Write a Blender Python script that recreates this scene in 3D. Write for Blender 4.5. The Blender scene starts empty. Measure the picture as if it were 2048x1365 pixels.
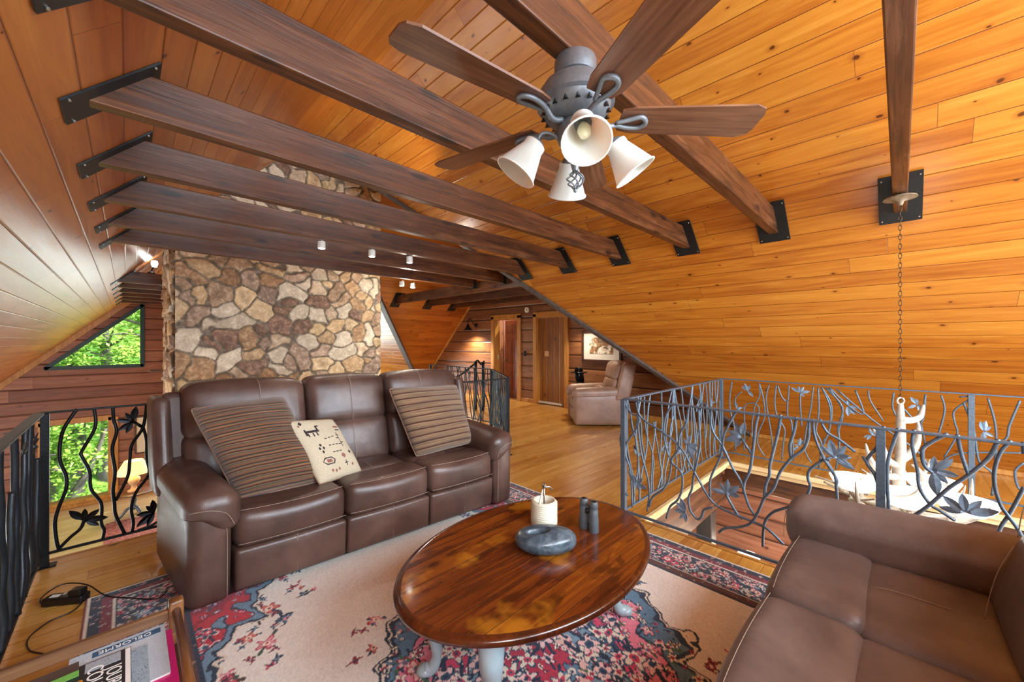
import bpy, math, random
import numpy as np
from math import sin, cos, pi, radians, sqrt, atan2
from mathutils import Vector, Matrix
from mathutils.geometry import tessellate_polygon
C = bpy.context.scene.collection
SC = bpy.context.scene
# ---------------------------------------------------------------- camera
cam = bpy.data.cameras.new('camera'); camo = bpy.data.objects.new('camera', cam); C.objects.link(camo)
SC.camera = camo
cam.sensor_width = 36; cam.lens = 774.0 / 2048 * 36; cam.clip_start = 0.02; cam.clip_end = 200
camo.location = (0, 0, 1.45)
camo.rotation_euler = (radians(90.1), 0, radians(45.1 - 90))
# ---------------------------------------------------------------- world, sun, exposure
SC.view_settings.view_transform = 'Standard'; SC.view_settings.look = 'None'
SC.view_settings.gamma = 1; SC.view_settings.use_curve_mapping = False
SC.view_settings.exposure = 0.55
w = bpy.data.worlds.new('sky'); SC.world = w; w.use_nodes = True
bg = w.node_tree.nodes['Background']; bg.inputs[0].default_value = (0.86, 0.93, 1.0, 1); bg.inputs[1].default_value = 1.3
def light(name, kind, loc, energy, col=(1, 1, 1), size=None, rot=(0, 0, 0), sizey=None, **k):
    l = bpy.data.lights.new(name, kind); l.energy = energy; l.color = col
    o = bpy.data.objects.new(name, l); C.objects.link(o); o.location = loc; o.rotation_euler = rot
    if kind == 'AREA':
        l.size = size
        if sizey: l.shape = 'RECTANGLE'; l.size_y = sizey
    elif size is not None and kind in ('POINT', 'SPOT'): l.shadow_soft_size = size
    for a, b in k.items(): setattr(l, a, b)
    return o
sun = light('sun', 'SUN', (30, 10, 30), 8.0, (1, .95, .85), rot=(radians(38), 0, radians(75))); sun.data.angle = radians(3)
# fill lights added out of view, plus daylight of the great room's gable window
light('fill_behind_camera', 'AREA', (1.9, -3.1, 2.5), 520, (0.76, 0.88, 1.0), 4.2, (radians(62), 0, 0), 3.0)  # added cool fill from the open back, no window stands there
light('fill_great_room', 'AREA', (-3.9, 8.6, -1.0), 420, (0.86, 0.94, 1.0), 7.0, (radians(90), 0, radians(-90)), 2.4)  # added fill from the open left side, brightens the great room
light('fill_lower_floor', 'AREA', (5.9, -3.0, -1.2), 120, (1, .96, .9), 2.0, (radians(90), 0, 0), 1.8)  # unseen fill added to brighten the wall under the stair opening
light('window_daylight_gable', 'AREA', (3.25, 14.66, -.45), 240, (0.86, 0.95, 1.0), 4.3, (radians(90), 0, radians(180)), 3.6)

light('fill_left_behind_camera', 'AREA', (-.5, -1.7, 1.95), 75, (0.82, 0.91, 1.0), 1.2, (radians(0), radians(-48), 0), 1.5)  # added fill for the near sofa and rug, the roof has no opening here
# ---------------------------------------------------------------- helpers
def lin(h):
    if isinstance(h, str):
        h = h.lstrip('#'); c = [int(h[i:i + 2], 16) / 255 for i in (0, 2, 4)]
    else: c = h
    return tuple((x / 12.92 if x <= .04045 else ((x + .055) / 1.055) ** 2.4) for x in c) + (1,)

class G:
    def __init__(s, name):
        s.m = bpy.data.materials.new(name); s.m.use_nodes = True; s.nt = s.m.node_tree
        s.b = s.nt.nodes['Principled BSDF']
    def n(s, t, *ins, **pr):
        nd = s.nt.nodes.new('ShaderNode' + t)
        for k, v in pr.items(): setattr(nd, k, v)
        for i, v in enumerate(ins): s.put(nd.inputs[i], v)
        return nd
    def put(s, inp, v):
        if v is None: return
        if isinstance(v, bpy.types.NodeSocket): s.nt.links.new(v, inp)
        elif isinstance(v, bpy.types.Node): s.nt.links.new(v.outputs[0], inp)
        else: inp.default_value = v
    def ma(s, op, a, b=None, c=None): return s.n('Math', a, b, c, operation=op).outputs[0]
    def mix(s, f, a, b, blend='MIX'):
        nd = s.nt.nodes.new('ShaderNodeMix'); nd.data_type = 'RGBA'; nd.blend_type = blend
        s.put(nd.inputs[0], f); s.put(nd.inputs[6], a); s.put(nd.inputs[7], b); return nd.outputs[2]
    def ramp(s, f, st, interp='LINEAR'):
        nd = s.nt.nodes.new('ShaderNodeValToRGB'); s.put(nd.inputs[0], f); cr = nd.color_ramp; cr.interpolation = interp
        while len(cr.elements) < len(st): cr.elements.new(.5)
        for e, (p, c) in zip(cr.elements, st): e.position = p; e.color = lin(c) if isinstance(c, (str,)) else c
        return nd.outputs[0]
    def sm(s, v, a, b):
        nd = s.nt.nodes.new('ShaderNodeMapRange'); nd.interpolation_type = 'SMOOTHSTEP'
        s.put(nd.inputs[0], v); nd.inputs[1].default_value = a; nd.inputs[2].default_value = b
        nd.inputs[3].default_value = 0; nd.inputs[4].default_value = 1; return nd.outputs[0]
    def noise(s, vec, scale, det=4, rough=.55, dist=0):
        nd = s.nt.nodes.new('ShaderNodeTexNoise'); s.put(nd.inputs['Vector'], vec); nd.inputs['Scale'].default_value = scale
        nd.inputs['Detail'].default_value = det; nd.inputs['Roughness'].default_value = rough; nd.inputs['Distortion'].default_value = dist
        return nd.outputs[0]
    def xyz(s, a, b=0.0, c=0.0):
        nd = s.nt.nodes.new('ShaderNodeCombineXYZ'); s.put(nd.inputs[0], a); s.put(nd.inputs[1], b); s.put(nd.inputs[2], c); return nd.outputs[0]
    def set(s, **k):
        for a, v in k.items():
            s.put(s.b.inputs[{'col': 'Base Color', 'rough': 'Roughness', 'metal': 'Metallic', 'coat': 'Coat Weight', 'coatr': 'Coat Roughness', 'em': 'Emission Color', 'ems': 'Emission Strength', 'spec': 'Specular IOR Level', 'nor': 'Normal', 'trans': 'Transmission Weight', 'sss': 'Subsurface Weight', 'alpha': 'Alpha'}[a]], v)
        return s
    def bump(s, h, st=.3, d=.01):
        nd = s.nt.nodes.new('ShaderNodeBump'); s.put(nd.inputs['Height'], h); nd.inputs['Strength'].default_value = st; nd.inputs['Distance'].default_value = d
        s.put(s.b.inputs['Normal'], nd.outputs[0]); return s

def plain(name, col, rough=.5, metal=0, bump=0, scale=40, var=.0, coat=0, coatr=.1):
    g = G(name); tc = g.n('TexCoord').outputs['Object']
    nz = g.noise(tc, scale, 3)
    c = lin(col)
    c2 = tuple(max(0, x * (1 - var)) for x in c[:3]) + (1,); c3 = tuple(min(1, x * (1 + var)) for x in c[:3]) + (1,)
    g.set(col=g.ramp(nz, [(.3, c2), (.7, c3)]), rough=rough, metal=metal, coat=coat, coatr=coatr)
    if bump: g.bump(nz, bump, .004)
    return g.m

def planks(name, cols, w, seg=2.6, groove='#5a2a10', gw=.0025, rough=.3, knot=.55, ks=3.4, bump=.5, coat=.0, gb=1.0, wavy=.35, knotc='#3c1708', endgap=.0015, grainv=16, coatr=.12, blotch=0):
    g = G(name)
    uv = g.n('TexCoord').outputs['UV']; sp = g.n('SeparateXYZ', uv); U, V = sp.outputs[0], sp.outputs[1]
    vb = g.ma('DIVIDE', V, w); idn = g.ma('FLOOR', vb); fr = g.ma('SUBTRACT', vb, idn)
    wn = g.nt.nodes.new('ShaderNodeTexWhiteNoise'); wn.noise_dimensions = '1D'; g.put(wn.inputs['W'], idn); rnd = wn.outputs[0]
    us = g.ma('MULTIPLY_ADD', rnd, 37.7, U); ub = g.ma('DIVIDE', us, seg); sid = g.ma('FLOOR', ub); fu = g.ma('SUBTRACT', ub, sid)
    wn2 = g.nt.nodes.new('ShaderNodeTexWhiteNoise'); wn2.noise_dimensions = '2D'; g.put(wn2.inputs['Vector'], g.xyz(idn, sid)); r2 = wn2.outputs[0]
    n1 = g.noise(g.xyz(g.ma('MULTIPLY', us, 1.3), g.ma('MULTIPLY', V, grainv), g.ma('MULTIPLY', r2, 30)), 1.0, 5, .55, 1.1)
    n2 = g.noise(g.xyz(g.ma('MULTIPLY', us, 4), g.ma('MULTIPLY', V, 150), r2), 1.0, 2)
    t = g.ma('ADD', g.ma('MULTIPLY_ADD', n1, .75, -.05), g.ma('MULTIPLY', n2, .22)); t = g.ma('ADD', t, g.ma('MULTIPLY_ADD', r2, .3, -.15))
    st = [(i / (len(cols) - 1) * .62 + .19, c) for i, c in enumerate(cols)]
    col = g.ramp(t, st)
    if blotch:
        bn = g.noise(g.xyz(g.ma('MULTIPLY', us, 3.2), g.ma('MULTIPLY', V, 9)), 1.3, 5, .6, .6); bn2 = g.noise(g.xyz(U, V, 7.0), 4.2, 3)
        col = g.mix(g.ma('MULTIPLY', g.sm(bn, .5, .66), blotch), col, lin('#2a0f07')); col = g.mix(g.ma('MULTIPLY', g.sm(bn2, .56, .7), blotch), col, lin('#b8791f'))
    # knots
    vo = g.nt.nodes.new('ShaderNodeTexVoronoi'); vo.voronoi_dimensions = '2D'
    jit = g.noise(g.xyz(us, V), 9, 2)
    g.put(vo.inputs['Vector'], g.xyz(g.ma('MULTIPLY_ADD', us, ks * .62, g.ma('MULTIPLY', jit, .25)), g.ma('MULTIPLY_ADD', V, ks, g.ma('MULTIPLY', jit, .12))))
    vo.inputs['Scale'].default_value = 1.0
    d = vo.outputs['Distance']; cc = g.n('SeparateColor', vo.outputs['Color'])
    pres = g.ma('GREATER_THAN', cc.outputs[0], 1 - knot); rad = g.ma('MULTIPLY_ADD', g.ma('POWER', cc.outputs[1], 2.0), .06, .018)
    kd = g.ma('DIVIDE', d, rad)
    core = g.ma('MULTIPLY', g.ma('SUBTRACT', 1, g.sm(kd, .55, 1.05)), pres)
    halo = g.ma('MULTIPLY', g.ma('MULTIPLY', g.ma('SUBTRACT', 1, g.sm(kd, .9, 2.6)), pres), .5)
    col = g.mix(halo, col, lin(cols[0])); col = g.mix(g.ma('MULTIPLY', core, .85), col, lin(knotc))
    # grooves
    e = g.ma('MULTIPLY', g.ma('MINIMUM', fr, g.ma('SUBTRACT', 1, fr)), w)
    e2 = g.ma('MULTIPLY', g.ma('MINIMUM', fu, g.ma('SUBTRACT', 1, fu)), seg)
    gm = g.ma('SUBTRACT', 1, g.sm(e, gw * .5, gw * 1.3)); gm2 = g.ma('SUBTRACT', 1, g.sm(e2, endgap * .5, endgap * 1.5))
    gr = g.ma('MAXIMUM', gm, g.ma('MULTIPLY', gm2, .8))
    col = g.mix(gr, col, lin(groove))
    g.set(col=col, rough=g.ma('MULTIPLY_ADD', n1, .14, rough - .07), coat=coat, coatr=coatr)
    hb = g.ma('SUBTRACT', 1, g.ma('MAXIMUM', g.ma('SUBTRACT', 1, g.sm(e, 0, gw * 3.2)), g.ma('MULTIPLY', gm2, .5)))
    wv = g.noise(g.xyz(us, g.ma('MULTIPLY', V, 3.0), rnd), 2.6, 3)
    h = g.ma('ADD', g.ma('MULTIPLY', hb, gb), g.ma('MULTIPLY_ADD', wv, wavy, g.ma('MULTIPLY', n2, .05)))
    g.bump(h, bump, .006)
    return g.m

def wood(name, cols, axis=0, rough=.35, coat=0, bump=.25, sc=1.0, grain=12, stain=.0):
    g = G(name); tc = g.n('TexCoord').outputs['Object']; sp = g.n('SeparateXYZ', tc)
    s = [grain, grain, grain]; s[axis] = 1.1
    v = g.xyz(*[g.ma('MULTIPLY', sp.outputs[i], s[i] * sc) for i in range(3)])
    oi = g.n('ObjectInfo').outputs['Random']
    v = g.n('VectorMath', v, g.xyz(g.ma('MULTIPLY', oi, 50), g.ma('MULTIPLY', oi, 31), 0), operation='ADD').outputs[0]
    n1 = g.noise(v, 1.0, 6, .6, 1.3); s2 = [90, 90, 90]; s2[axis] = 3
    n2 = g.noise(g.xyz(*[g.ma('MULTIPLY', sp.outputs[i], s2[i] * sc) for i in range(3)]), 1.0, 2)
    n3 = g.noise(tc, 2.3 * sc, 3)
    s4 = [9, 9, 9]; s4[axis] = 1.3; stn = g.noise(g.n('VectorMath', g.xyz(*[g.ma('MULTIPLY', sp.outputs[i], s4[i]) for i in range(3)]), g.xyz(g.ma('MULTIPLY', oi, 77), 0, 0), operation='ADD').outputs[0], 1.6, 6, .7, .5)
    t = g.ma('ADD', g.ma('MULTIPLY', n1, .6), g.ma('MULTIPLY_ADD', n2, .2, g.ma('MULTIPLY', n3, .22)))
    col = g.ramp(t, [(.3 + .42 * i / (len(cols) - 1), c) for i, c in enumerate(cols)])
    if stain:
        col = g.mix(g.ma('MULTIPLY', g.sm(stn, .53, .66), stain * .8), col, lin('#7d563a')); col = g.mix(g.ma('MULTIPLY', g.sm(stn, .46, .34), stain), col, lin('#1b1512'))
        vo = g.nt.nodes.new('ShaderNodeTexVoronoi'); s3 = [7, 7, 7]; s3[axis] = 2.2; g.put(vo.inputs['Vector'], g.xyz(*[g.ma('MULTIPLY_ADD', sp.outputs[i], s3[i], g.ma('MULTIPLY', oi, 40)) for i in range(3)])); vo.inputs['Scale'].default_value = 1
        col = g.mix(g.ma('MULTIPLY', g.ma('SUBTRACT', 1, g.sm(g.ma('MULTIPLY_ADD', n1, .15, vo.outputs[0]), .16, .27)), .8), col, lin('#140c08'))
    g.set(col=col, rough=g.ma('MULTIPLY_ADD', n3, .2, rough - .1), coat=coat, coatr=.12)
    g.bump(g.ma('ADD', n1, g.ma('MULTIPLY', n2, .4)), bump, .004)
    return g.m

class MB:
    def __init__(s): s.v = []; s.f = []; s.uv = None; s.mi = []
    def add(s, vs, fs, mi=0):
        o = len(s.v); s.v += [tuple(p) for p in vs]; s.f += [tuple(i + o for i in f) for f in fs]; s.mi += [mi] * len(fs); return s
    def box(s, c, h, bev=0.0, M=None, mi=0):
        # c centre, h half sizes, chamfered
        hx, hy, hz = h; b = min(bev, hx * .9, hy * .9, hz * .9)
        vs = []; fs = []
        if b <= 0:
            vs = [(x * hx, y * hy, z * hz) for x in (-1, 1) for y in (-1, 1) for z in (-1, 1)]
            fs = [(0, 1, 3, 2), (4, 6, 7, 5), (0, 4, 5, 1), (2, 3, 7, 6), (0, 2, 6, 4), (1, 5, 7, 3)]
        else:
            idx = {}
            for x in (-1, 1):
                for y in (-1, 1):
                    for z in (-1, 1):
                        for k, p in enumerate([(x * hx, y * (hy - b), z * (hz - b)), (x * (hx - b), y * hy, z * (hz - b)), (x * (hx - b), y * (hy - b), z * hz)]):
                            idx[(x, y, z, k)] = len(vs); vs.append(p)
            q = lambda *a: tuple(idx[i] for i in a)
            for x in (-1, 1):
                f = q((x, -1, -1, 0), (x, 1, -1, 0), (x, 1, 1, 0), (x, -1, 1, 0)); fs.append(f if x > 0 else f[::-1])
                f = q((-1, x, -1, 1), (-1, x, 1, 1), (1, x, 1, 1), (1, x, -1, 1)); fs.append(f if x > 0 else f[::-1])
                f = q((-1, -1, x, 2), (1, -1, x, 2), (1, 1, x, 2), (-1, 1, x, 2)); fs.append(f if x > 0 else f[::-1])
            for a in (-1, 1):
                for c2 in (-1, 1):
                    f = q((a, c2, -1, 0), (a, c2, -1, 1), (a, c2, 1, 1), (a, c2, 1, 0)); fs.append(f[::-1] if a * c2 > 0 else f)
                    f = q((a, -1, c2, 0), (a, 1, c2, 0), (a, 1, c2, 2), (a, -1, c2, 2)); fs.append(f if a * c2 > 0 else f[::-1])
                    f = q((-1, a, c2, 1), (-1, a, c2, 2), (1, a, c2, 2), (1, a, c2, 1)); fs.append(f[::-1] if a * c2 < 0 else f)
            for x in (-1, 1):
                for y in (-1, 1):
                    for z in (-1, 1):
                        f = q((x, y, z, 0), (x, y, z, 1), (x, y, z, 2)); fs.append(f if x * y * z > 0 else f[::-1])
        P = [Vector(p) for p in vs]
        if M is not None: P = [M @ p for p in P]
        c = Vector(c)
        return s.add([tuple(p + c) for p in P], fs, mi)
    def bar(s, a, b, w, h, bev=0.002, up=(0, 0, 1), mi=0):
        a = Vector(a); b = Vector(b); d = b - a; L = d.length; x = d.normalized(); u = Vector(up)
        y = u.cross(x)
        if y.length < 1e-4: y = Vector((0, 1, 0)).cross(x)
        y.normalize(); z = x.cross(y); M = Matrix((x, y, z)).transposed()
        return s.box((a + b) / 2, (L / 2, w / 2, h / 2), bev, M, mi)
    def tube(s, pts, r, n=8, sub=4, closed=False, caps=True, mi=0, smooth=True):
        P = [Vector(p) for p in pts]; R = list(r) if hasattr(r, '__len__') else [r] * len(P)
        if sub > 1 and len(P) > 2:
            Q = []; RR = []; m = len(P)
            rng = range(m if closed else m - 1)
            for i in rng:
                if closed: p0, p1, p2, p3 = P[(i - 1) % m], P[i], P[(i + 1) % m], P[(i + 2) % m]
                else: p0, p1, p2, p3 = P[max(i - 1, 0)], P[i], P[i + 1], P[min(i + 2, m - 1)]
                for k in range(sub):
                    t = k / sub
                    Q.append(.5 * ((2 * p1) + (-p0 + p2) * t + (2 * p0 - 5 * p1 + 4 * p2 - p3) * t * t + (-p0 + 3 * p1 - 3 * p2 + p3) * t ** 3))
                    RR.append(R[i] * (1 - t) + R[(i + 1) % m] * t)
            if not closed: Q.append(P[-1]); RR.append(R[-1])
            P, R = Q, RR
        m = len(P); vs = []; fs = []; prev = None
        for i in range(m):
            if closed: t = P[(i + 1) % m] - P[i - 1]
            else: t = P[min(i + 1, m - 1)] - P[max(i - 1, 0)]
            if t.length < 1e-9: t = Vector((0, 0, 1))
            t.normalize()
            if prev is None:
                u = Vector((0, 0, 1)) if abs(t.z) < .9 else Vector((1, 0, 0)); a = u.cross(t).normalized()
            else:
                a = prev - t * prev.dot(t)
                a = a.normalized() if a.length > 1e-6 else Vector((1, 0, 0)).cross(t).normalized()
            prev = a; b = t.cross(a)
            for k in range(n):
                an = 2 * pi * k / n; vs.append(P[i] + (a * cos(an) + b * sin(an)) * R[i])
        for i in range(m if closed else m - 1):
            j = (i + 1) % m
            for k in range(n): fs.append((i * n + k, i * n + (k + 1) % n, j * n + (k + 1) % n, j * n + k))
        if caps and not closed: fs += [tuple(range(n))[::-1], tuple((m - 1) * n + k for k in range(n))]
        return s.add(vs, fs, mi)
    def lathe(s, prof, c=(0, 0, 0), n=24, M=None, mi=0, cap=True):
        vs = []; fs = []; m = len(prof)
        for r, z in prof:
            for k in range(n):
                a = 2 * pi * k / n; vs.append(Vector((r * cos(a), r * sin(a), z)))
        for i in range(m - 1):
            for k in range(n): fs.append((i * n + k, i * n + (k + 1) % n, (i + 1) * n + (k + 1) % n, (i + 1) * n + k))
        if cap:
            if prof[0][0] > 1e-4: fs.append(tuple(range(n))[::-1])
            if prof[-1][0] > 1e-4: fs.append(tuple((m - 1) * n + k for k in range(n)))
        if M is not None: vs = [M @ v for v in vs]
        c = Vector(c); return s.add([v + c for v in vs], fs, mi)
    def soft(s, c, size, r=.05, puff=(0, 0, 0), seg=5, fn=None, mi=0, rs=3):
        h = [x / 2 for x in size]; r = min(r, *[x * .98 for x in h])
        ax = []
        for k in range(3):
            a = [-h[k] + r * (1 - cos(pi / 2 * i / rs)) for i in range(rs)] if True else []
            mid = [-h[k] + r + (2 * h[k] - 2 * r) * i / seg for i in range(seg + 1)]
            ax.append(a + mid + [-x for x in a[::-1]])
        vs = []; fs = []; key = {}
        def vid(p):
            kk = (round(p[0], 5), round(p[1], 5), round(p[2], 5))
            if kk in key: return key[kk]
            q = []; inn = [max(-(h[i] - r), min(h[i] - r, p[i])) for i in range(3)]
            d = [p[i] - inn[i] for i in range(3)]; L = sqrt(sum(x * x for x in d)) or 1
            q = [inn[i] + d[i] / L * r for i in range(3)]
            for i in range(3):
                if abs(abs(p[i]) - h[i]) < 1e-6 and puff[i]:
                    j, l = (i + 1) % 3, (i + 2) % 3
                    q[i] += math.copysign(puff[i], p[i]) * (1 - (p[j] / h[j]) ** 2) * (1 - (p[l] / h[l]) ** 2)
            q = Vector(q)
            if fn: q = Vector(fn(q.x, q.y, q.z))
            key[kk] = len(vs); vs.append(q + Vector(c)); return key[kk]
        for k in range(3):
            i, j = (k + 1) % 3, (k + 2) % 3
            for sg in (-1, 1):
                for a in range(len(ax[i]) - 1):
                    for b in range(len(ax[j]) - 1):
                        f = []
                        for (x, y) in ((ax[i][a], ax[j][b]), (ax[i][a + 1], ax[j][b]), (ax[i][a + 1], ax[j][b + 1]), (ax[i][a], ax[j][b + 1])):
                            p = [0, 0, 0]; p[k] = sg * h[k]; p[i] = x; p[j] = y; f.append(vid(p))
                        if len(set(f)) > 2: fs.append(tuple(f) if sg > 0 else tuple(f[::-1]))
        return s.add(vs, fs, mi)
    def prism(s, pts2, z0, z1, M=None, mi=0):
        n = len(pts2); P = [Vector((x, y, z0)) for x, y in pts2] + [Vector((x, y, z1)) for x, y in pts2]
        if M is not None: P = [M @ p for p in P]
        return s.add(P, [tuple(range(n))[::-1], tuple(range(n, 2 * n))] + [(i, (i + 1) % n, (i + 1) % n + n, i + n) for i in range(n)], mi)
    def panel(s, loops, thick, mi=0):
        # planar polygon with holes, given as 3D loops, extruded by the vector thick
        lp = [[Vector(p) for p in l] for l in loops]; flat = [p for l in lp for p in l]; T = Vector(thick); n = len(flat)
        tri = tessellate_polygon(lp)
        nr = (lp[0][1] - lp[0][0]).cross(lp[0][2] - lp[0][1]) if len(lp[0]) > 2 else T
        fs = []
        for t in tri:
            a, b, c = (flat[i] for i in t); d = (b - a).cross(c - a).dot(T)
            if d > 0: t = t[::-1]
            fs.append(tuple(t)); fs.append(tuple(i + n for i in t[::-1]))
        o = 0
        for l in lp:
            m = len(l)
            for i in range(m): fs.append((o + i, o + (i + 1) % m, o + (i + 1) % m + n, o + i + n))
            o += m
        return s.add(flat + [p + T for p in flat], fs, mi)
    def build(s, name, mats, parent=None, smooth=False, ua=None, uv=None, autosm=None):
        me = bpy.data.meshes.new(name); me.from_pydata([tuple(v) for v in s.v], [], s.f); 
        if not isinstance(mats, (list, tuple)): mats = [mats]
        for m in mats: me.materials.append(m)
        if len(mats) > 1: me.polygons.foreach_set('material_index', s.mi)
        if ua is not None:
            l = me.uv_layers.new(name='UVMap'); A = Vector(ua).normalized()
            for p in me.polygons:
                n = p.normal; a = A
                if abs(n.dot(A)) > .95: a = Vector((0, 0, 1)) if abs(n.z) < .9 else Vector((1, 0, 0))
                b = n.cross(a); b.normalize()
                for k in range(3):
                    if abs(b[k]) > .3:
                        if b[k] < 0: b = -b
                        break
                for li in p.loop_indices:
                    c = me.vertices[me.loops[li].vertex_index].co; l.data[li].uv = (c.dot(a), c.dot(b))
        if uv is not None:
            l = me.uv_layers.new(name='UVMap')
            for p in me.polygons:
                for li in p.loop_indices: l.data[li].uv = uv[me.loops[li].vertex_index]
        if smooth: me.polygons.foreach_set('use_smooth', [True] * len(me.polygons))
        if autosm:
            me.polygons.foreach_set('use_smooth', [True] * len(me.polygons)); me.set_sharp_from_angle(angle=radians(autosm))
        me.update()
        o = bpy.data.objects.new(name, me); C.objects.link(o)
        if parent is not None: o.parent = parent
        return o

def thing(name, label, cat, loc=(0, 0, 0), rz=0, group=None):
    o = bpy.data.objects.new(name, None); C.objects.link(o); o.location = loc; o.rotation_euler = (0, 0, rz); o.empty_display_size = .1
    o['label'] = label; o['category'] = cat
    if group: o['group'] = group
    return o
def tag(o, label, cat, group=None, kind=None):
    o['label'] = label; o['category'] = cat
    if group: o['group'] = group
    if kind: o['kind'] = kind
    return o
def struct(o): o['kind'] = 'structure'; return o
def dup(root, loc, rz=None, label=None, group=None, scale=None):
    r = root.copy(); C.objects.link(r); r.location = loc
    if rz is not None: r.rotation_euler = (0, 0, rz)
    if scale: r.scale = scale
    if label: r['label'] = label
    if group: r['group'] = group
    for ch in list(root.children):
        c = ch.copy(); C.objects.link(c); c.parent = r
        for g2 in list(ch.children): d = g2.copy(); C.objects.link(d); d.parent = c
    return r
def label(o, t): o['label'] = t; return o

# ---------------------------------------------------------------- materials
PINE = ['#8f3f12', '#b8641c', '#d0842c', '#dc9a3c']
m_ceil = planks('pine_boards_golden', ['#98521a', '#b46e24', '#c3812e', '#cf933c'], .165, 2.9, rough=.25, knot=.6, ks=4.4, wavy=.3, bump=.4, groove='#5e2c0c')
m_ceil_l = planks('pine_boards_red', ['#9c541e', '#b66c2a', '#c47d34', '#d08f42'], .163, 3.1, rough=.31, knot=.5, wavy=.5, bump=.5, groove='#6b3415')
m_log = planks('log_wall_red', ['#6f3d28', '#8c553b', '#a36a4e', '#b87f62'], .30, 4.0, rough=.42, knot=.4, ks=3.2, gw=.012, bump=.9, gb=1.8, wavy=.25, groove='#3c1b0f')
m_logd = planks('log_wall_brown', ['#633b22', '#835230', '#9b6840', '#b07d52'], .29, 4.0, rough=.4, knot=.35, ks=3.2, gw=.012, bump=.9, gb=1.8, wavy=.25, groove='#28130c')
m_floor = planks('pine_floor', ['#a86c28', '#c28a3c', '#d19e4c', '#deb160'], .125, 2.4, rough=.26, knot=.3, ks=3.0, wavy=.22, bump=.3, groove='#6e3d14', gw=.0012, coat=.15)
m_floorlow = planks('pale_oak_floor', ['#b89a6a', '#ccb384', '#d8c398', '#e2d2ac'], .14, 2.0, rough=.25, knot=.15, wavy=.2, bump=.2, groove='#8a7048', gw=.0012)
m_beam = wood('dark_stained_beam', ['#221208', '#442410', '#63381b', '#84522b'], 0, .42, .06, .5, stain=.6, grain=20)
m_beamy = wood('dark_stained_beam_y', ['#221208', '#442410', '#63381b', '#84522b'], 1, .36, .12, .5, stain=.6, grain=20)
m_trim = wood('golden_trim', ['#8a5020', '#b0742f', '#c88f45', '#d9a75e'], 2, .35, .1, .15)
m_trimd = wood('dark_trim', ['#2a1f1a', '#443831', '#574b44', '#6a5e57'], 0, .6, 0, .1)
m_pale = wood('pale_lip', ['#b98d52', '#d8b27a', '#e8cb98', '#f0dab2'], 1, .4, 0, .1)
m_plate = plain('black_steel_plate', '#26282a', .45, .6, .15, 60, .15)
m_leafg = plain('brightened_leaf_iron', '#74889a', .4, .25, .3, 60, .2)  # vine iron in a lighter tone, making up for the unlit leaf faces
m_iron = plain('black_wrought_iron', '#191a1c', .38, .75, .3, 60, .15)
m_irong = plain('grey_blue_wrought_iron', '#5a6a78', .4, .35, .3, 60, .2)
m_iron2 = plain('dark_wrought_iron', '#242a2f', .42, .45, .3, 60, .2)
m_white = plain('white_plastic', '#e6e2d8', .4)
m_black = plain('black_plastic', '#101112', .35)
m_fan = plain('pewter_metal', '#71777c', .42, .35, .1, 80, .12)
m_chrome = plain('brushed_steel', '#9a9690', .3, .9)
def leather(name, a, b, c, rough=.36):
    g = G(name); tc = g.n('TexCoord').outputs['Object']
    n1 = g.noise(tc, 3.2, 4, .6, .3); vo = g.nt.nodes.new('ShaderNodeTexVoronoi'); g.put(vo.inputs['Vector'], tc); vo.inputs['Scale'].default_value = 260
    n2 = g.noise(tc, 26, 4, .6)
    g.set(col=g.ramp(n1, [(.3, a), (.5, b), (.72, c)]), rough=g.ma('MULTIPLY_ADD', n2, .16, rough - .08), coat=.06)
    g.bump(g.ma('ADD', g.ma('MULTIPLY', vo.outputs[0], .3), g.ma('MULTIPLY_ADD', n2, .6, g.ma('MULTIPLY', n1, 1.4))), .28, .006)
    return g.m
m_lea = leather('brown_leather', '#3d2b25', '#513b33', '#664e44')
m_lea3 = leather('grey_brown_leather', '#574a46', '#6d5f5a', '#83756f', .4)  # paler and greyer than the leather of the other sofa
m_lea2 = leather('tan_leather', '#7a5a48', '#906d58', '#a5826b', .42)
m_thread = plain('stitching_thread', '#a39483', .8)
m_shade = G('frosted_shade').set(col=lin('#dedcd4'), rough=.45, sss=.2, trans=.0).m
# ================================================================ setting
XW = 6.83
def rz_(x): return .92 * (XW - x)          # right roof slope
def lz_(x): return x + 2.555               # left roof slope
RX = (.92 * XW - 2.555) / 1.92; RZ = lz_(RX); DY = 6.35; DS = RZ / 4.75
YB, YF = -3.2, 14.8
# left slope, right slope (two pieces round the dormer), dormer slopes
nl = Vector((-1, 0, 1)).normalized() * .12; nr_ = Vector((.92, 0, 1)).normalized() * .12
b = MB(); b.panel([[(RX, YB, RZ), (-4.1, YB, lz_(-4.1)), (-4.1, YF, lz_(-4.1)), (RX, YF, RZ)]], nl)
struct(b.build('ceiling', m_ceil_l, ua=(0, 1, 0)))
b = MB(); b.panel([[(RX, YB, RZ), (RX, DY, RZ), (XW, 1.6, 0), (XW, YB, 0)]], nr_); b.panel([[(RX, YF, RZ), (XW, YF, 0), (XW, 11.1, 0), (RX, DY, RZ)]], nr_)
struct(b.build('ceiling', m_ceil, ua=(0, 1, 0)))
b = MB(); b.panel([[(RX, DY, RZ), (XW + .1, DY, RZ), (XW + .1, 1.6 - .02, 0), (XW, 1.6, 0)]], (0, -.08, .08))
struct(b.build('ceiling', m_ceil, ua=(1, 0, 0)))
b = MB(); b.panel([[(RX, DY, RZ), (XW + .1, DY, RZ), (XW + .1, 11.12, 0), (XW, 11.1, 0)]], (0, .08, .08))
struct(b.build('ceiling', planks('pine_boards_dormer', ['#83400f', '#a85d1d', '#b97028', '#c98136'], .165, 2.7, rough=.3, knot=.5, wavy=.3, bump=.4, groove='#5e2c0c'), ua=(1, 0, 0)))
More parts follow.
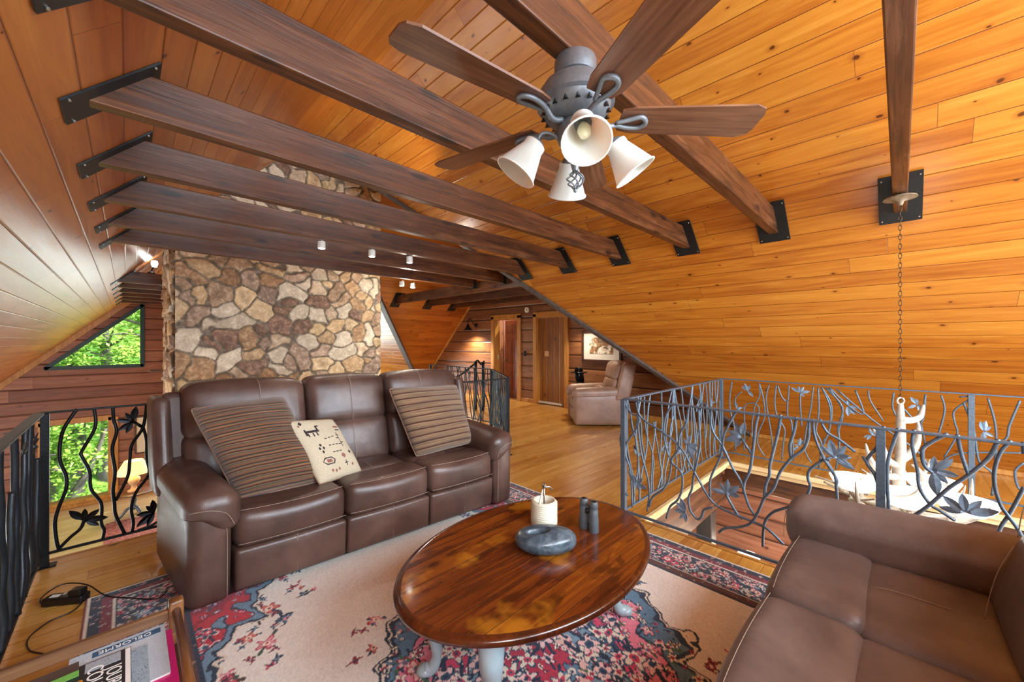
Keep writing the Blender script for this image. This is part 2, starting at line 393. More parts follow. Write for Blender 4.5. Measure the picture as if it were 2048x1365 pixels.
# loft floor with the stair opening and the great room void
b = MB(); b.panel([[(-.42, YB, 0), (2.95, YB, 0), (2.95, 1.5, 0), (5.2, 1.5, 0), (5.2, YB, 0), (XW, YB, 0), (XW, 11.1, 0), (4.4, 11.1, 0), (4.4, 4.88, 0), (3.50, 3.62, 0), (1.3, 3.62, 0), (1.3, 3.98, 0), (-.42, 3.98, 0)]], (0, 0, -.06))
struct(b.build('floor', m_floor, ua=(1, 0, 0)))
b = MB(); b.panel([[(-5, YB, -2.75), (XW, YB, -2.75), (XW, YF, -2.75), (-5, YF, -2.75)]], (0, 0, -.1))
struct(b.build('floor', m_floorlow, ua=(1, 0, 0)))
# edge fascias of the openings
def fascia(name, a, c, inn, mat=None):
    b = MB(); a = Vector(a); c = Vector(c); i = Vector(inn)
    b.bar(a + i * .012 + Vector((0, 0, -.025)), c + i * .012 + Vector((0, 0, -.025)), .05, .05, .006)
    b.bar(a - i * .02 + Vector((0, 0, -.075)), c - i * .02 + Vector((0, 0, -.075)), .04, .05, .004)
    return struct(b.build(name, mat or m_pale))
fascia('trim_1', (5.2, 1.5, 0), (5.2, -3.2, 0), (-1, 0, 0)); fascia('trim_2', (2.95, 1.5, 0), (5.2, 1.5, 0), (0, -1, 0))
fascia('trim_3', (2.95, 1.5, 0), (2.95, -3.2, 0), (1, 0, 0), m_trim); fascia('trim_4', (-.42, 3.98, 0), (1.3, 3.98, 0), (0, 1, 0), m_trim)
fascia('trim_5', (-.42, 3.98, 0), (-.42, -3.2, 0), (-1, 0, 0), m_trim); fascia('trim_6', (1.3, 3.62, 0), (3.50, 3.62, 0), (0, 1, 0), m_trim)
fascia('trim_7', (3.50, 3.62, 0), (4.4, 4.88, 0), (-.8, .6, 0), m_trim)
# gable wall of the great room with the triangular and the square window
b = MB(); y = YF
b.panel([[(-4.1, y, -2.75), (XW, y, -2.75), (XW, y, 0), (RX, y, RZ), (-4.1, y, lz_(-4.1))],
         [(-1.43, y, .76), (.345, y, .76), (.345, y, 2.51)], [(-1.47, y, -2.56), (-.34, y, -2.56), (-.34, y, -.62), (-1.47, y, -.62)], [(1.1, y, -2.3), (5.4, y, -2.3), (5.4, y, 1.35), (1.1, y, 1.35)]], (0, .2, 0))
struct(b.build('wall_gable', m_log, ua=(1, 0, 0)))
# dormer end wall of dark logs with two door openings
b = MB(); x = XW
b.panel([[(x, 1.6, 0), (x, 11.1, 0), (x, DY, RZ)], [(x, 5.2, .001), (x, 5.2, 2.03), (x, 6.02, 2.03), (x, 6.02, .001)], [(x, 6.64, .001), (x, 6.64, 2.03), (x, 7.5, 2.03), (x, 7.5, .001)]], (.16, 0, 0))
struct(b.build('wall_dormer', m_logd, ua=(0, 1, 0)))
b = MB(); b.panel([[(XW - .06, YB, -2.75), (XW - .06, YF, -2.75), (XW - .06, YF, -.06), (XW - .06, YB, -.06)]], (.15, 0, 0))
struct(b.build('wall_lower', m_log, ua=(0, 1, 0)))
# rooms behind the two doors
b = MB(); b.panel([[(8.6, 4.6, 0), (8.6, 8.2, 0), (8.6, 8.2, 2.4), (8.6, 4.6, 2.4)]], (.05, 0, 0)); b.panel([[(XW + .16, 6.33, 0), (8.6, 6.33, 0), (8.6, 6.33, 2.4), (XW + .16, 6.33, 2.4)]], (0, .04, 0))
b.panel([[(XW + .16, 4.6, 0), (8.6, 4.6, 0), (8.6, 4.6, 2.4), (XW + .16, 4.6, 2.4)]], (0, -.04, 0)); b.panel([[(XW + .16, 8.2, 0), (8.6, 8.2, 0), (8.6, 8.2, 2.4), (XW + .16, 8.2, 2.4)]], (0, .04, 0))
struct(b.build('wall_back_rooms', m_logd, ua=(0, 1, 0)))
b = MB(); b.panel([[(XW, 4.6, -.001), (8.6, 4.6, -.001), (8.6, 8.2, -.001), (XW, 8.2, -.001)]], (0, 0, -.05)); struct(b.build('floor', m_floor, ua=(1, 0, 0)))
light('back_room_lamp', 'POINT', (7.8, 7.3, 2.1), 30, (.85, .8, 1), .15); light('closet_lamp', 'POINT', (7.6, 5.3, 2.1), 10, (1, .85, .7), .15)
# trims along the dormer valleys, wall corners and baseboards
def vtrim(name, a, c, w, h, mat, up): 
    b = MB(); b.bar(a, c, w, h, .004, up); return struct(b.build(name, mat))
nn = Vector((-.92, 0, -1)).normalized()
vtrim('trim_8', Vector((RX, DY, RZ)) + nn * .02, Vector((XW, 1.6, 0)) + nn * .02, .075, .04, m_trimd, nn)
vtrim('trim_9', Vector((RX, DY, RZ)) + nn * .03, Vector((XW, 11.1, 0)) + nn * .03, .19, .05, m_trimd, nn)
vtrim('trim_10', (XW - .02, DY, RZ - .03), (XW - .02, 11.05, 0), .04, .05, m_trim, (0, 1, 1))
vtrim('trim_11', (-4.1, YF - .03, lz_(-4.1) - .06), (RX, YF - .03, RZ - .06), .06, .13, m_trim, (-1, 0, 1))
b = MB(); b.bar((XW - .012, 1.62, .045), (XW - .012, 5.1, .045), .024, .09); b.bar((XW - .012, 6.12, .045), (XW - .012, 6.54, .045), .024, .09); b.bar((XW - .012, 7.6, .045), (XW - .012, 11, .045), .024, .09)
struct(b.build('baseboard_dormer', m_trim))
b = MB(); b.bar((XW - .06, -3.1, .03), (XW - .06, 1.62, .03), .07, .06, .01); struct(b.build('baseboard_right', m_trim))
b = MB(); b.bar((-4, YF - .015, -2.66), (XW, YF - .015, -2.66), .03, .18, .004); struct(b.build('baseboard_gable', m_trim))

# ---------------------------------------------------------------- windows
gl = G('window_glass'); gl.set(col=(1, 1, 1, 1), rough=0.0, trans=1.0); gl.b.inputs['IOR'].default_value = 1.02; gl.b.inputs['Alpha'].default_value = .25; m_glass = gl.m
m_green = plain('dark_green_window_frame', '#1f3a35', .4)
def loopframe(pts, wdt, dep, yy, mat, name, parent=None):
    b = MB(); n = len(pts)
    for i in range(n):
        a = Vector((pts[i][0], yy, pts[i][1])); c = Vector((pts[(i + 1) % n][0], yy, pts[(i + 1) % n][1])); d = (c - a).normalized() * wdt * .3
        b.bar(a - d, c + d, dep, wdt, .004, (0, 1, 0)) if False else b.bar(a - d, c + d, wdt, dep, .004, (0, 1, 0))
    return b.build(name, mat, parent)
T3 = [(-1.40, .79), (.315, .79), (.315, 2.46)]
w1 = loopframe(T3, .09, .1, YF + .02, m_green, 'window_1'); struct(w1)
b = MB(); b.panel([[(x, YF + .1, z) for x, z in T3]], (0, .006, 0)); b.build('pane', m_glass, w1)
R4 = [(-1.47, -2.56), (-.34, -2.56), (-.34, -.62), (-1.47, -.62)]
b = MB(); b.box((-.245, YF - .02, -1.6), (.095, .02, 1.06), .004); b.box((-1.49, YF - .02, -1.6), (.03, .02, 1.06), .004); b.box((-.9, YF - .02, -.56), (.66, .02, .07), .004); b.box((-.9, YF - .06, -2.6), (.68, .07, .035), .006)
w2 = b.build('window_2', m_trim); struct(w2)
b = MB(); b.panel([[(x, YF + .1, z) for x, z in R4]], (0, .006, 0)); b.build('pane', m_glass, w2)

b = MB()
for x in (1.1, 2.53, 3.97, 5.4): b.box((x, YF + .06, -.475), (.05, .05, 1.87), .004)
for z in (-2.3, 1.35): b.box((3.25, YF + .06, z), (2.2, .05, .05), .004)
struct(b.build('window_3', m_trim))
# ---------------------------------------------------------------- doors
def casing(y0, y1, name):
    b = MB(); t = .03; X = XW - .01
    b.box((X, y0 - .05, 1.05), (t, .055, 1.05), .005); b.box((X, y1 + .05, 1.05), (t, .055, 1.05), .005); b.box((X, (y0 + y1) / 2, 2.085), (t, (y1 - y0) / 2 + .105, .055), .005)
    b.box((XW + .08, y0 + .01, 1.01), (.09, .015, 1.01), .002); b.box((XW + .08, y1 - .01, 1.01), (.09, .015, 1.01), .002); b.box((XW + .08, (y0 + y1) / 2, 2.02), (.09, (y1 - y0) / 2, .012), .002)
    return struct(b.build(name, m_trim))
m_door = wood('red_brown_door', ['#5f2c17', '#7d3f22', '#94502d', '#a86238'], 2, .32, .2, .12)
d1 = casing(6.64, 7.5, 'door_1')
def leafdoor():
    b = MB(); W, H = .8, 2.0
    b.box((0, W / 2, H / 2), (.016, W / 2, H / 2), .002)
    xs = [(.09, .36), (.44, .71)]; zs = [(.16, .72), (.86, 1.5), (1.62, 1.88)]
    for (a, c) in xs:
        for (d, e) in zs:
            for q in ((a, a + .022, d, e), (c - .022, c, d, e), (a, c, d, d + .022), (a, c, e - .022, e)):
                b.box((-.02, (q[0] + q[1]) / 2, (q[2] + q[3]) / 2), (.006, (q[1] - q[0]) / 2, (q[3] - q[2]) / 2), .003)
            b.box((-.018, (a + c) / 2, (d + e) / 2), (.008, (c - a) / 2 - .05, (e - d) / 2 - .05), .007)
    return b
o = leafdoor().build('door_leaf', m_door, d1); o.location = (XW + .2, 6.68, .01); o.rotation_euler = (0, 0, radians(-12))
o2 = MB(); o2.lathe([(0.012, 0), (.012, .03), (.028, .045), (.028, .065), (.01, .075)], n=16); k = o2.build('knob', m_chrome, o, True); k.location = (-.02, .74, .95); k.rotation_euler = (0, radians(-90), 0)
d2 = casing(5.2, 6.02, 'door_2')
m_plank = planks('plank_door', ['#7b4a26', '#94602f', '#a8733f', '#b88452'], .16, 9, rough=.35, knot=.2, gw=.006, gb=1.5, bump=.8, groove='#3b2010')
b = MB(); b.box((XW + .1, 5.61, 1.02), (.02, .41, .98), .002); o = b.build('door_leaf', m_plank, d2, ua=(0, 0, 1))
b = MB(); b.box((XW + .07, 5.66, .04), (.05, .36, .02), .002); b.build('threshold', m_white, d2)

# ---------------------------------------------------------------- beams
def beam(name, y, label_, zb=2.43, x0=None, x1=None, hang=False, plates=(1, 1)):
    h = .19; xl = zb - 2.555 if x0 is None else x0; xr = XW - zb / .92 if x1 is None else x1
    xl2 = xl + h if x0 is None else xl; xr2 = xr - h / .92 if x1 is None else xr
    o = MB(); prof = [(xl, 0), (xr, 0), (xr2, h), (xl2, h)]
    P = [Vector((px, -.037, pz)) for px, pz in prof] + [Vector((px, .037, pz)) for px, pz in prof]
    o.add(P, [(0, 1, 2, 3), (7, 6, 5, 4), (0, 4, 5, 1), (1, 5, 6, 2), (2, 6, 7, 3), (3, 7, 4, 0)])
    ob = o.build(name, m_beam); ob.location = (0, y, zb); tag(ob, label_, 'ceiling beam')
    md = ob.modifiers.new('b', 'BEVEL'); md.width = .006; md.segments = 2
    def plate(sx):
        p = MB()
        if sx < 0: a = Vector((xl - .06, 0, -.06)); c = Vector((xl + .225, 0, .225)); n = Vector((1, 0, -1)).normalized()
        else: a = Vector((xr + .03, 0, -.055)); c = Vector((xr - .26, 0, .225)); n = Vector((-.92, 0, -1)).normalized()
        p.bar(a + n * .006, c + n * .006, .235, .01, .001, n)
        for s in (.07, .93):
            for t in (-.1, .1):
                q = a.lerp(c, s) + n * .013 + Vector((0, t, 0)); p.box(q, (.005, .005, .005), .002, mi=1)
        p.build('mounting_plate', [m_plate, m_chrome], ob)
    if x0 is None and plates[0]: plate(-1)
    if x1 is None and plates[1]: plate(1)
    if hang:
        p = MB(); p.box((xr - .03, 0, .07), (.035, .045, .085), .002); p.build('joist_hanger', m_plate, ob)
    return ob
Ys = [0.0, .81, 1.58, 2.36, 3.13, 3.91, 4.69, 5.47]
LB = ['dark stained ceiling beam at the right whose end holds the chandelier chain', 'dark stained ceiling beam with the ceiling fan mounted under it',
      'dark stained ceiling beam just behind the ceiling fan, running out of the top edge', 'dark ceiling beam whose left end shows the largest black plate and a teal underside',
      'dark ceiling beam second below the one with the largest left plate, stone chimney showing above it', 'dark ceiling beam with the row of small round spotlights under it',
      'dark ceiling beam just beyond the spotlights, hung from a metal bracket on the dormer beam', 'lowest of the long dark ceiling beams, crossing the stone chimney']
for i, (yy, l) in enumerate(zip(Ys, LB)):
    if i < 6: beam('ceiling_beam', yy, l)
    else: beam('ceiling_beam', yy, l, x1=4.5, hang=True)
nm = ['first', 'second', 'third', 'fourth', 'fifth', 'last']
for i, yy in enumerate([9.05, 9.95, 10.9, 11.85, 12.85, 13.8]):
    beam('ceiling_beam', yy, 'small far ceiling beam left of the stone chimney, %s from the top of that stack' % nm[i] if i < 5 else 'lowest small far ceiling beam, just above the triangular window')
def wbeam(x, l):
    zb = 2.36; h = .19; y0 = 1.6 + zb / DS; y1 = 11.1 - zb / DS
    o = MB(); P = []
    for px in (-.04, .04): P += [Vector((px, y0 - 6, 0)), Vector((px, y1 - 6, 0)), Vector((px, y1 - 6 - h / DS, h)), Vector((px, y0 - 6 + h / DS, h))]
    o.add(P, [(3, 2, 1, 0), (4, 5, 6, 7), (0, 1, 5, 4), (1, 2, 6, 5), (2, 3, 7, 6), (3, 0, 4, 7)])
    ob = o.build('dormer_beam', m_beamy); ob.location = (x, 6, zb); tag(ob, l, 'ceiling beam')
    for s in (0, 1):
        p = MB()
        if s: a = Vector((0, y1 - 6 + .07, -.066)); c = Vector((0, y1 - 6 - .26, .245)); n = Vector((0, -1, -1 / DS)).normalized()
        else: a = Vector((0, y0 - 6 - .07, -.066)); c = Vector((0, y0 - 6 + .26, .245)); n = Vector((0, 1, -1 / DS)).normalized()
        p.bar(a + n * .006, c + n * .006, .24, .01, .001, n); p.build('mounting_plate', m_plate, ob)
for x, l in ((4.6, 'dormer ceiling beam nearest the stone chimney, carrying the joist brackets'), (5.5, 'middle one of the three short dormer ceiling beams'), (6.28, 'dormer ceiling beam nearest the dark log wall with the doors')): wbeam(x, l)

# ---------------------------------------------------------------- stone chimney
def chimney():
    rng = np.random.default_rng(11)
    def face(W, z0, z1, st, seeds_n, white):
        nx = int(W / st) + 1; nz = int((z1 - z0) / st) + 1
        gx, gz = np.meshgrid(np.linspace(0, W, nx), np.linspace(z0, z1, nz))
        # jittered seeds
        px = []; k = 0; cell = .205
        for i in range(-1, int(W / cell) + 2):
            for j in range(-1, int((z1 - z0) / cell) + 2):
                px.append(((i + rng.uniform(-.1, .9)) * cell + (j % 2) * .1, z0 + (j + rng.uniform(0, .85)) * cell))
        px = np.array(px); px = px[rng.random(len(px)) > .22]
        px = np.vstack([px, white[:, :2]]) if len(white) else px
        if len(white):
            keep = np.ones(len(px), bool)
            for q in white:
                d = np.hypot((px[:, 0] - q[0]) / max(q[2], .1), (px[:, 1] - q[1]) / .1); keep &= ~((d < 1.0) & (np.arange(len(px)) < len(px) - len(white)))
            idx = np.arange(len(px))[keep]; px = px[keep]
        n = len(px); nw = len(white)
        wgt = rng.uniform(-.02, .03, n); an = rng.uniform(0, pi, n); el = rng.uniform(1.0, 1.45, n)
        if nw:
            el[-nw:] = white[:, 3]; an[-nw:] = white[:, 4]; wgt[-nw:] = .02
        wob = .012 * np.sin(gx * 23 + 3 * np.sin(gz * 11)) + .01 * np.sin(gz * 31 + 2 * np.sin(gx * 17)); wob2 = .012 * np.sin(gz * 27 + 2.3 * np.sin(gx * 13 + 1))
        f1 = np.full(gx.shape, 9.); f2 = f1.copy(); ci = np.zeros(gx.shape, int)
        for i, (a, c) in enumerate(px):
            dx = gx + wob - a; dz = gz + wob2 - c
            m = (np.abs(dx) < .5) & (np.abs(dz) < .5)
            if not m.any(): continue
            ca, sa = cos(an[i]), sin(an[i]); u = (dx[m] * ca + dz[m] * sa) / el[i]; v = (-dx[m] * sa + dz[m] * ca) * (el[i] ** .5)
            d = np.sqrt(u * u + v * v) - wgt[i]
            F1 = f1[m]; F2 = f2[m]; CI = ci[m]; b1 = d < F1
            F2 = np.where(b1, F1, np.minimum(F2, d)); CI = np.where(b1, i, CI); F1 = np.where(b1, d, F1)
            f1[m] = F1; f2[m] = F2; ci[m] = CI
        e = f2 - f1; t = np.clip((e - .010) / .020, 0, 1); t = t * t * (3 - 2 * t)
        sh = rng.uniform(.55, 1, n)
        nzv = .5 + .25 * np.sin(gx * 19 + 2.5 * np.sin(gz * 13 + ci) + ci * 3.1) * np.sin(gz * 17 + 2 * np.sin(gx * 11 + ci * 2)) + .12 * rng.standard_normal(gx.shape)
        h = t * (.028 * sh[ci]) + t * .003 * nzv
        tilt = rng.normal(0, .05, (n, 2)); h = h + t * ((gx - px[ci, 0]) * tilt[ci, 0] + (gz - px[ci, 1]) * tilt[ci, 1])
        pal = np.array([lin(c)[:3] for c in ['#cdb594', '#b99c7c', '#ac8f73', '#d6bd9b', '#9a7f70', '#bda68f', '#dfcaaa', '#c0ab9b', '#ab988c', '#d4bf9d', '#a8896a', '#d7c5af']])
        cc = pal[rng.integers(0, len(pal), n)]
        wm = rng.random(n) < .10
        if nw: wm[-nw:] = True
        cc[wm] = np.array(lin('#ddd3c2')[:3]); 
        col = cc[ci] * (.8 + .4 * nzv[..., None]) * rng.uniform(.85, 1.12, n)[ci][..., None]
        # brown iron staining towards the middle of some stones
        stn = (rng.random(n) < .35)[ci] & (~wm[ci]); k = np.clip(1 - f1 / .09, 0, 1) * stn * (.4 + .6 * nzv)
        col = col * (1 - .5 * k[..., None]) + np.array(lin('#4a3020')[:3]) * (.5 * k[..., None])
        mort = np.array(lin('#7d776d')[:3]); col = mort * (1 - t[..., None]) + col * t[..., None]
        return gx, gz, h, np.clip(col, 0, 1)
    wl = np.array([[.62, 1.72, .3, 2.3, .0], [.17, 3.0, .1, 1.1, 0], [1.35, 2.17, .18, 1.5, .3], [1.62, 1.42, .15, 1.6, -.6], [2.12, 1.95, .1, 1.2, .7], [2.05, 1.28, .2, 1.5, .1], [1.15, 1.25, .1, 1.7, 1.5],
                   [2.5, 1.6, .1, 2.4, 1.55], [2.3, 2.75, .25, 2.1, -.9], [.55, 1.2, .1, 1.4, 1.4], [1.9, 2.7, .1, 1.2, .2], [2.58, 2.3, .07, 2.4, 1.5], [.9, 3.9, .2, 1.8, .5], [1.9, 3.6, .2, 1.5, .2]])
    verts = []; faces = []; cols = []
    def put(gx, gz, h, col, P):
        nz, nx = gx.shape; o = len(verts); 
        pts = P(gx, gz, h).reshape(-1, 3)
        verts.extend(pts.tolist()); cols.extend(col.reshape(-1, 3).tolist())
        for j in range(nz - 1):
            r = o + j * nx
            faces.extend([(r + i, r + i + 1, r + nx + i + 1, r + nx + i) for i in range(nx - 1)])
    X0, Y0, W, D = .43, 6.4, 2.7, 1.55
    def top(z, x): return np.minimum(z, x + 2.5)
    gx, gz, h, c = face(W, .35, 4.6, .0125, 0, wl)
    put(gx, gz, h, c, lambda a, z, h: np.stack([a + X0, Y0 - h, np.minimum(z, np.minimum(a + X0 + 2.53, RZ - .02))], -1))
    gx, gz, h, c = face(D, -2.75, 3.2, .025, 0, np.zeros((0, 5)))
    # ragged left side: deep stones
    put(gx, gz, h * 2.0, c, lambda a, z, h: np.stack([X0 - h + .01, Y0 + D - a, np.minimum(z, X0 + 2.45)], -1))
    gx, gz, h, c = face(W, -2.75, .35, .03, 0, np.zeros((0, 5)))
    put(gx, gz, h, c, lambda a, z, h: np.stack([a + X0, Y0 - h, z], -1))
    gx, gz, h, c = face(D, -2.75, 4.4, .03, 0, np.zeros((0, 5)))
    put(gx, gz, h, c, lambda a, z, h: np.stack([X0 + W + h * .5, Y0 + a, np.minimum(z, 3.3 + 0 * a)], -1))
    me = bpy.data.meshes.new('stone_chimney'); me.from_pydata(verts, [], faces)
    ca = me.color_attributes.new('Col', 'FLOAT_COLOR', 'POINT'); arr = np.ones((len(verts), 4), np.float32); arr[:, :3] = np.array(cols); ca.data.foreach_set('color', arr.ravel())
    g = G('field_stone'); at = g.nt.nodes.new('ShaderNodeAttribute'); at.attribute_name = 'Col'; tc = g.n('TexCoord').outputs['Object']
    nz = g.noise(tc, 16, 6, .65, .6); nz2 = g.noise(tc, 70, 3)
    g.set(col=g.mix(.8, at.outputs['Color'], g.ramp(nz, [(.3, '#3d3025'), (.5, '#9a866e'), (.68, '#fff4e2')]), 'SOFT_LIGHT'), rough=.62)
    g.bump(g.ma('ADD', nz, g.ma('MULTIPLY', nz2, .4)), .5, .012)
    me.materials.append(g.m); me.polygons.foreach_set('use_smooth', [True] * len(me.polygons)); me.update()
    o = bpy.data.objects.new('stone_chimney', me); C.objects.link(o)
    tag(o, 'tall chimney breast of mixed tan and white field stones behind the sofa', 'chimney')
chimney()

# ---------------------------------------------------------------- trees and slope outside the gable
def outdoors():
    g = G('foliage_leaf'); oi = g.n('ObjectInfo').outputs['Random']; tc = g.n('TexCoord').outputs['Object']; nz = g.noise(tc, 1.6, 4)
    g.set(col=g.ramp(g.ma('ADD', nz, g.ma('MULTIPLY_ADD', oi, .2, -.1)), [(.3, '#5f9a35'), (.5, '#9cc850'), (.72, '#d6ec86')]), rough=.5); m_leaf = g.m
    m_bark = plain('tree_bark', '#6b6660', .9, 0, .8, 8, .35)
    g2 = G('wooded_hillside'); nz = g2.noise(g2.n('TexCoord').outputs['Object'], .9, 8, .7); g2.set(col=g2.ramp(nz, [(.35, '#27511a'), (.5, '#5d9430'), (.66, '#a7cf58')]), rough=.9); m_hill = g2.m
    b = MB(); N = 14; vs = []
    for i in range(N + 1):
        for j in range(9): 
            x = -22 + 38 * i / N; t = j / 8; vs.append((x, 20 + 14 * t + sin(i * 1.7), -6 + 22 * t ** 1.2 + .6 * sin(i * 2.3 + j)))
    b.add(vs, [(i * 9 + j, (i + 1) * 9 + j, (i + 1) * 9 + j + 1, i * 9 + j + 1) for i in range(N) for j in range(8)])
    o = b.build('wooded_hillside', m_hill, smooth=True); o['kind'] = 'structure'
    def tree(x, y, z, h, rad, n, seed, lab, limb=False):
        rnd = random.Random(seed); t = thing('tree', lab, 'tree', (x, y, z), group='trees outside the windows')
        b = MB(); b.tube([(0, 0, 0), (.1, .05, h * .35), (-.1, .1, h * .7), (.05, 0, h)], [.26, .2, .13, .05], 10)
        if limb: b.tube([(0, 0, h * .22), (.55, -.1, h * .32), (1.0, -.1, h * .46), (1.3, 0, h * .6)], [.15, .12, .08, .03], 8); b.tube([(.9, 0, h * .42), (.2, -.4, h * .47), (-.9, -.5, h * .5)], [.07, .05, .02], 6)
        for k in range(7):
            a = rnd.uniform(0, 6.28); z0 = rnd.uniform(.4, .85) * h; b.tube([(0, 0, z0), (cos(a) * rad * .5, sin(a) * rad * .5, z0 + .3), (cos(a) * rad * .9, sin(a) * rad * .9, z0 + rnd.uniform(.2, .9))], [.07, .04, .015], 5)
        b.build('trunk', m_bark, t, True)
        vs = []; fs = []
        cl = [(rnd.gauss(0, .5) * rad, rnd.gauss(0, .4) * rad, rnd.uniform(.3, 1.08) * h) for _ in range(46)]
        for i in range(n):
            c = cl[i % 46]; s = rnd.uniform(.05, .1); p = Vector((c[0] + rnd.gauss(0, .33), c[1] + rnd.gauss(0, .33), c[2] + rnd.gauss(0, .2)))
            d = Vector((rnd.gauss(0, 1), rnd.gauss(0, 1), rnd.gauss(0, .5))).normalized(); q = d.cross(Vector((rnd.gauss(0, .5), rnd.gauss(0, .5), 1))).normalized()
            o = len(vs); vs += [p - d * s, p + q * s * .55, p + d * s, p - q * s * .55]; fs.append((o, o + 1, o + 2, o + 3))
        b = MB(); b.add(vs, fs); b.build('crown', m_leaf, t)
    L = ['leafy tree filling the left tip of the triangular window', 'leafy tree filling the middle of the triangular window', 'leafy tree at the upright side of the triangular window', 'tree with a bare grey limb outside the square window', 'leafy tree behind the left edge of the square window', 'leafy tree standing farthest back behind both windows']
    tree(-3.3, 19.3, -5.2, 8.5, 2.0, 9000, 1, L[0]); tree(-1.3, 20.4, -5.2, 10.5, 2.1, 10000, 2, L[1]); tree(.9, 19.4, -5.4, 10.0, 1.9, 9000, 3, L[2])
    tree(-1.75, 17.6, -5.6, 7.2, 1.3, 5200, 4, L[3], True); tree(-2.9, 18.3, -5.6, 6.2, 1.7, 6000, 5, L[4]); tree(-.6, 22.5, -4.5, 11, 2.6, 9000, 6, L[5])
outdoors()
# ================================================================ rug
def rug():
    rng = np.random.default_rng(5)
    X0, X1, Y0, Y1 = -.16, 2.80, -.95, 3.22; W = X1 - X0; L = Y1 - Y0; st = .0062
    nx = int(W / st); ny = int(L / st)
    gx, gy = np.meshgrid(np.linspace(0, W, nx), np.linspace(0, L, ny))
    cx, cy = gx - W / 2, gy - 2.1
    cx0, cy0 = cx, cy
    cx = cx + .03 * np.sin(cy0 * 19) + .015 * np.sin(cx0 * 41 + cy0 * 23); cy = cy + .03 * np.sin(cx0 * 21 + 1) + .015 * np.sin(cy0 * 43 - cx0 * 17)
    hc = lambda h: np.array(lin(h)[:3])
    col = np.empty(gx.shape + (3,)); col[:] = hc('#ebe7de')
    d = np.minimum(np.minimum(gx, W - gx), np.minimum(gy, L - gy))
    wob = .012 * np.sin(gx * 31 + 2 * np.sin(gy * 17)) + .012 * np.sin(gy * 29 + 2 * np.sin(gx * 19)) + .006 * np.sin(gx * 83) * np.sin(gy * 77)
    def put(m, h): col[m] = hc(h) if isinstance(h, str) else h
    # central medallion
    th = np.arctan2(cy / 1.1, cx); r = np.hypot(cx, cy / 1.15) + wob
    sc = .055 * np.abs(np.sin(th * 8)) + .05 * np.cos(th * 4)
    put(r < .685 + sc, '#26384c'); put(r < .672 + sc, '#e6ddcb'); put(r < .66 + sc, '#2b3f55'); put(r < .635 + sc, '#5f84a0'); put(r < .55 + sc, '#2a3c52'); put(r < .535 + sc, '#e88aa0'); put(r < .50 + .04 * np.cos(th * 8), '#2b3f55'); put(r < .485 + .04 * np.cos(th * 8), '#e58aa0'); put(r < .42 + .05 * np.cos(th * 10), '#2b3f55'); put(r < .41 + .05 * np.cos(th * 10), '#d84a6c')
    put(r < .37 + .03 * np.cos(th * 12), '#34506a'); put(r < .34 + .03 * np.cos(th * 12), '#7d9db0'); put(r < .2 + .02 * np.cos(th * 8), '#e9c0b8'); put(r < .12, '#b9374f')
    # corner spandrels
    ax = np.abs(cx) / (W / 2 - .36); ay = np.where(cy > 0, cy / (L - 2.1 - .36), -cy / (2.1 - .36))
    s = np.minimum(1, ax) ** 1.0 + np.minimum(1, ay) ** 1.0
    u = np.arctan2(ay, ax); e = s - 1.5 - .07 * np.abs(np.sin(u * 16)) + wob * 2
    put(e > -.06, '#e2d6c4'); put(e > -.045, '#24364b'); put(e > -.02, '#6f8ea6'); put(e > .03, '#26364a'); put(e > .045, '#c22a3c'); put(e > .2 + .05 * np.sin(u * 22), '#9d2234'); put(e > .33 + .05 * np.cos(u * 18), '#3a5168')
    fieldm = (e < -.06) & (r > .74)
    # borders
    put(d < .40, '#223246'); put(d < .385, '#5b3630'); put(d < .335, '#d8cdbb'); put(d < .325, '#2a394c'); put(d < .12, '#ddd2c0'); put(d < .11, '#7a2432'); put(d < .065, '#202b3c'); put(d < .02, '#e4dac8'); put(d < .008, '#9a4a44')
    dark = d < .40
    def flowers(cell, prob, rad, pals, mask, seed, petals=5, leaf=True):
        rg = np.random.default_rng(seed); mx = int(W / cell) + 2; my = int(L / cell) + 2
        for i in range(mx):
            for j in range(my):
                if rg.random() > prob: continue
                px = (i + rg.random()) * cell; py = (j + rg.random()) * cell; R = rad * rg.uniform(.65, 1.25)
                a0 = int(max(0, (px - R * 1.8) / W * nx)); a1 = int(min(nx, (px + R * 1.8) / W * nx)); b0 = int(max(0, (py - R * 1.8) / L * ny)); b1 = int(min(ny, (py + R * 1.8) / L * ny))
                if a1 <= a0 or b1 <= b0: continue
                sl = (slice(b0, b1), slice(a0, a1)); m = mask[sl]
                if not m.any(): continue
                dx = gx[sl] - px + wob[sl] * .4; dy = gy[sl] - py + wob[sl] * .4; t = np.arctan2(dy, dx) + rg.uniform(0, 6); q = np.hypot(dx, dy)
                pal = pals[rg.integers(len(pals))]; rr = R * (.72 + .28 * np.cos(petals * t))
                cs = col[sl]
                if leaf:
                    k = m & (np.abs(np.sin(t * 1.0)) * q < R * .16) & (q < R * 1.7) ; cs[k] = hc(pal[3])
                k = m & (q < rr * 1.12); cs[k] = hc(pal[0]); k = m & (q < rr * .9); cs[k] = hc(pal[1]); k = m & (q < R * .36); cs[k] = hc(pal[2]); k = m & (q < R * .16); cs[k] = hc(pal[0])
                col[sl] = cs
    P1 = [('#1c2a3e', '#d2405c', '#f0d6cf', '#2c4258'), ('#7a1f30', '#e58e98', '#26384e', '#8a5a30'), ('#26384e', '#7fa0b4', '#e8dccb', '#5a3a2c'), ('#8d2a35', '#eadfce', '#c43a50', '#31495f')]
    flowers(.034, .95, .014, [('#c9bca9', '#e8dccb', '#7fa0b4', '#8e9aa3'), ('#e39aa6', '#e8dccb', '#c43a50', '#c9bca9')], (d > .13) & (d < .32), 20, 4)
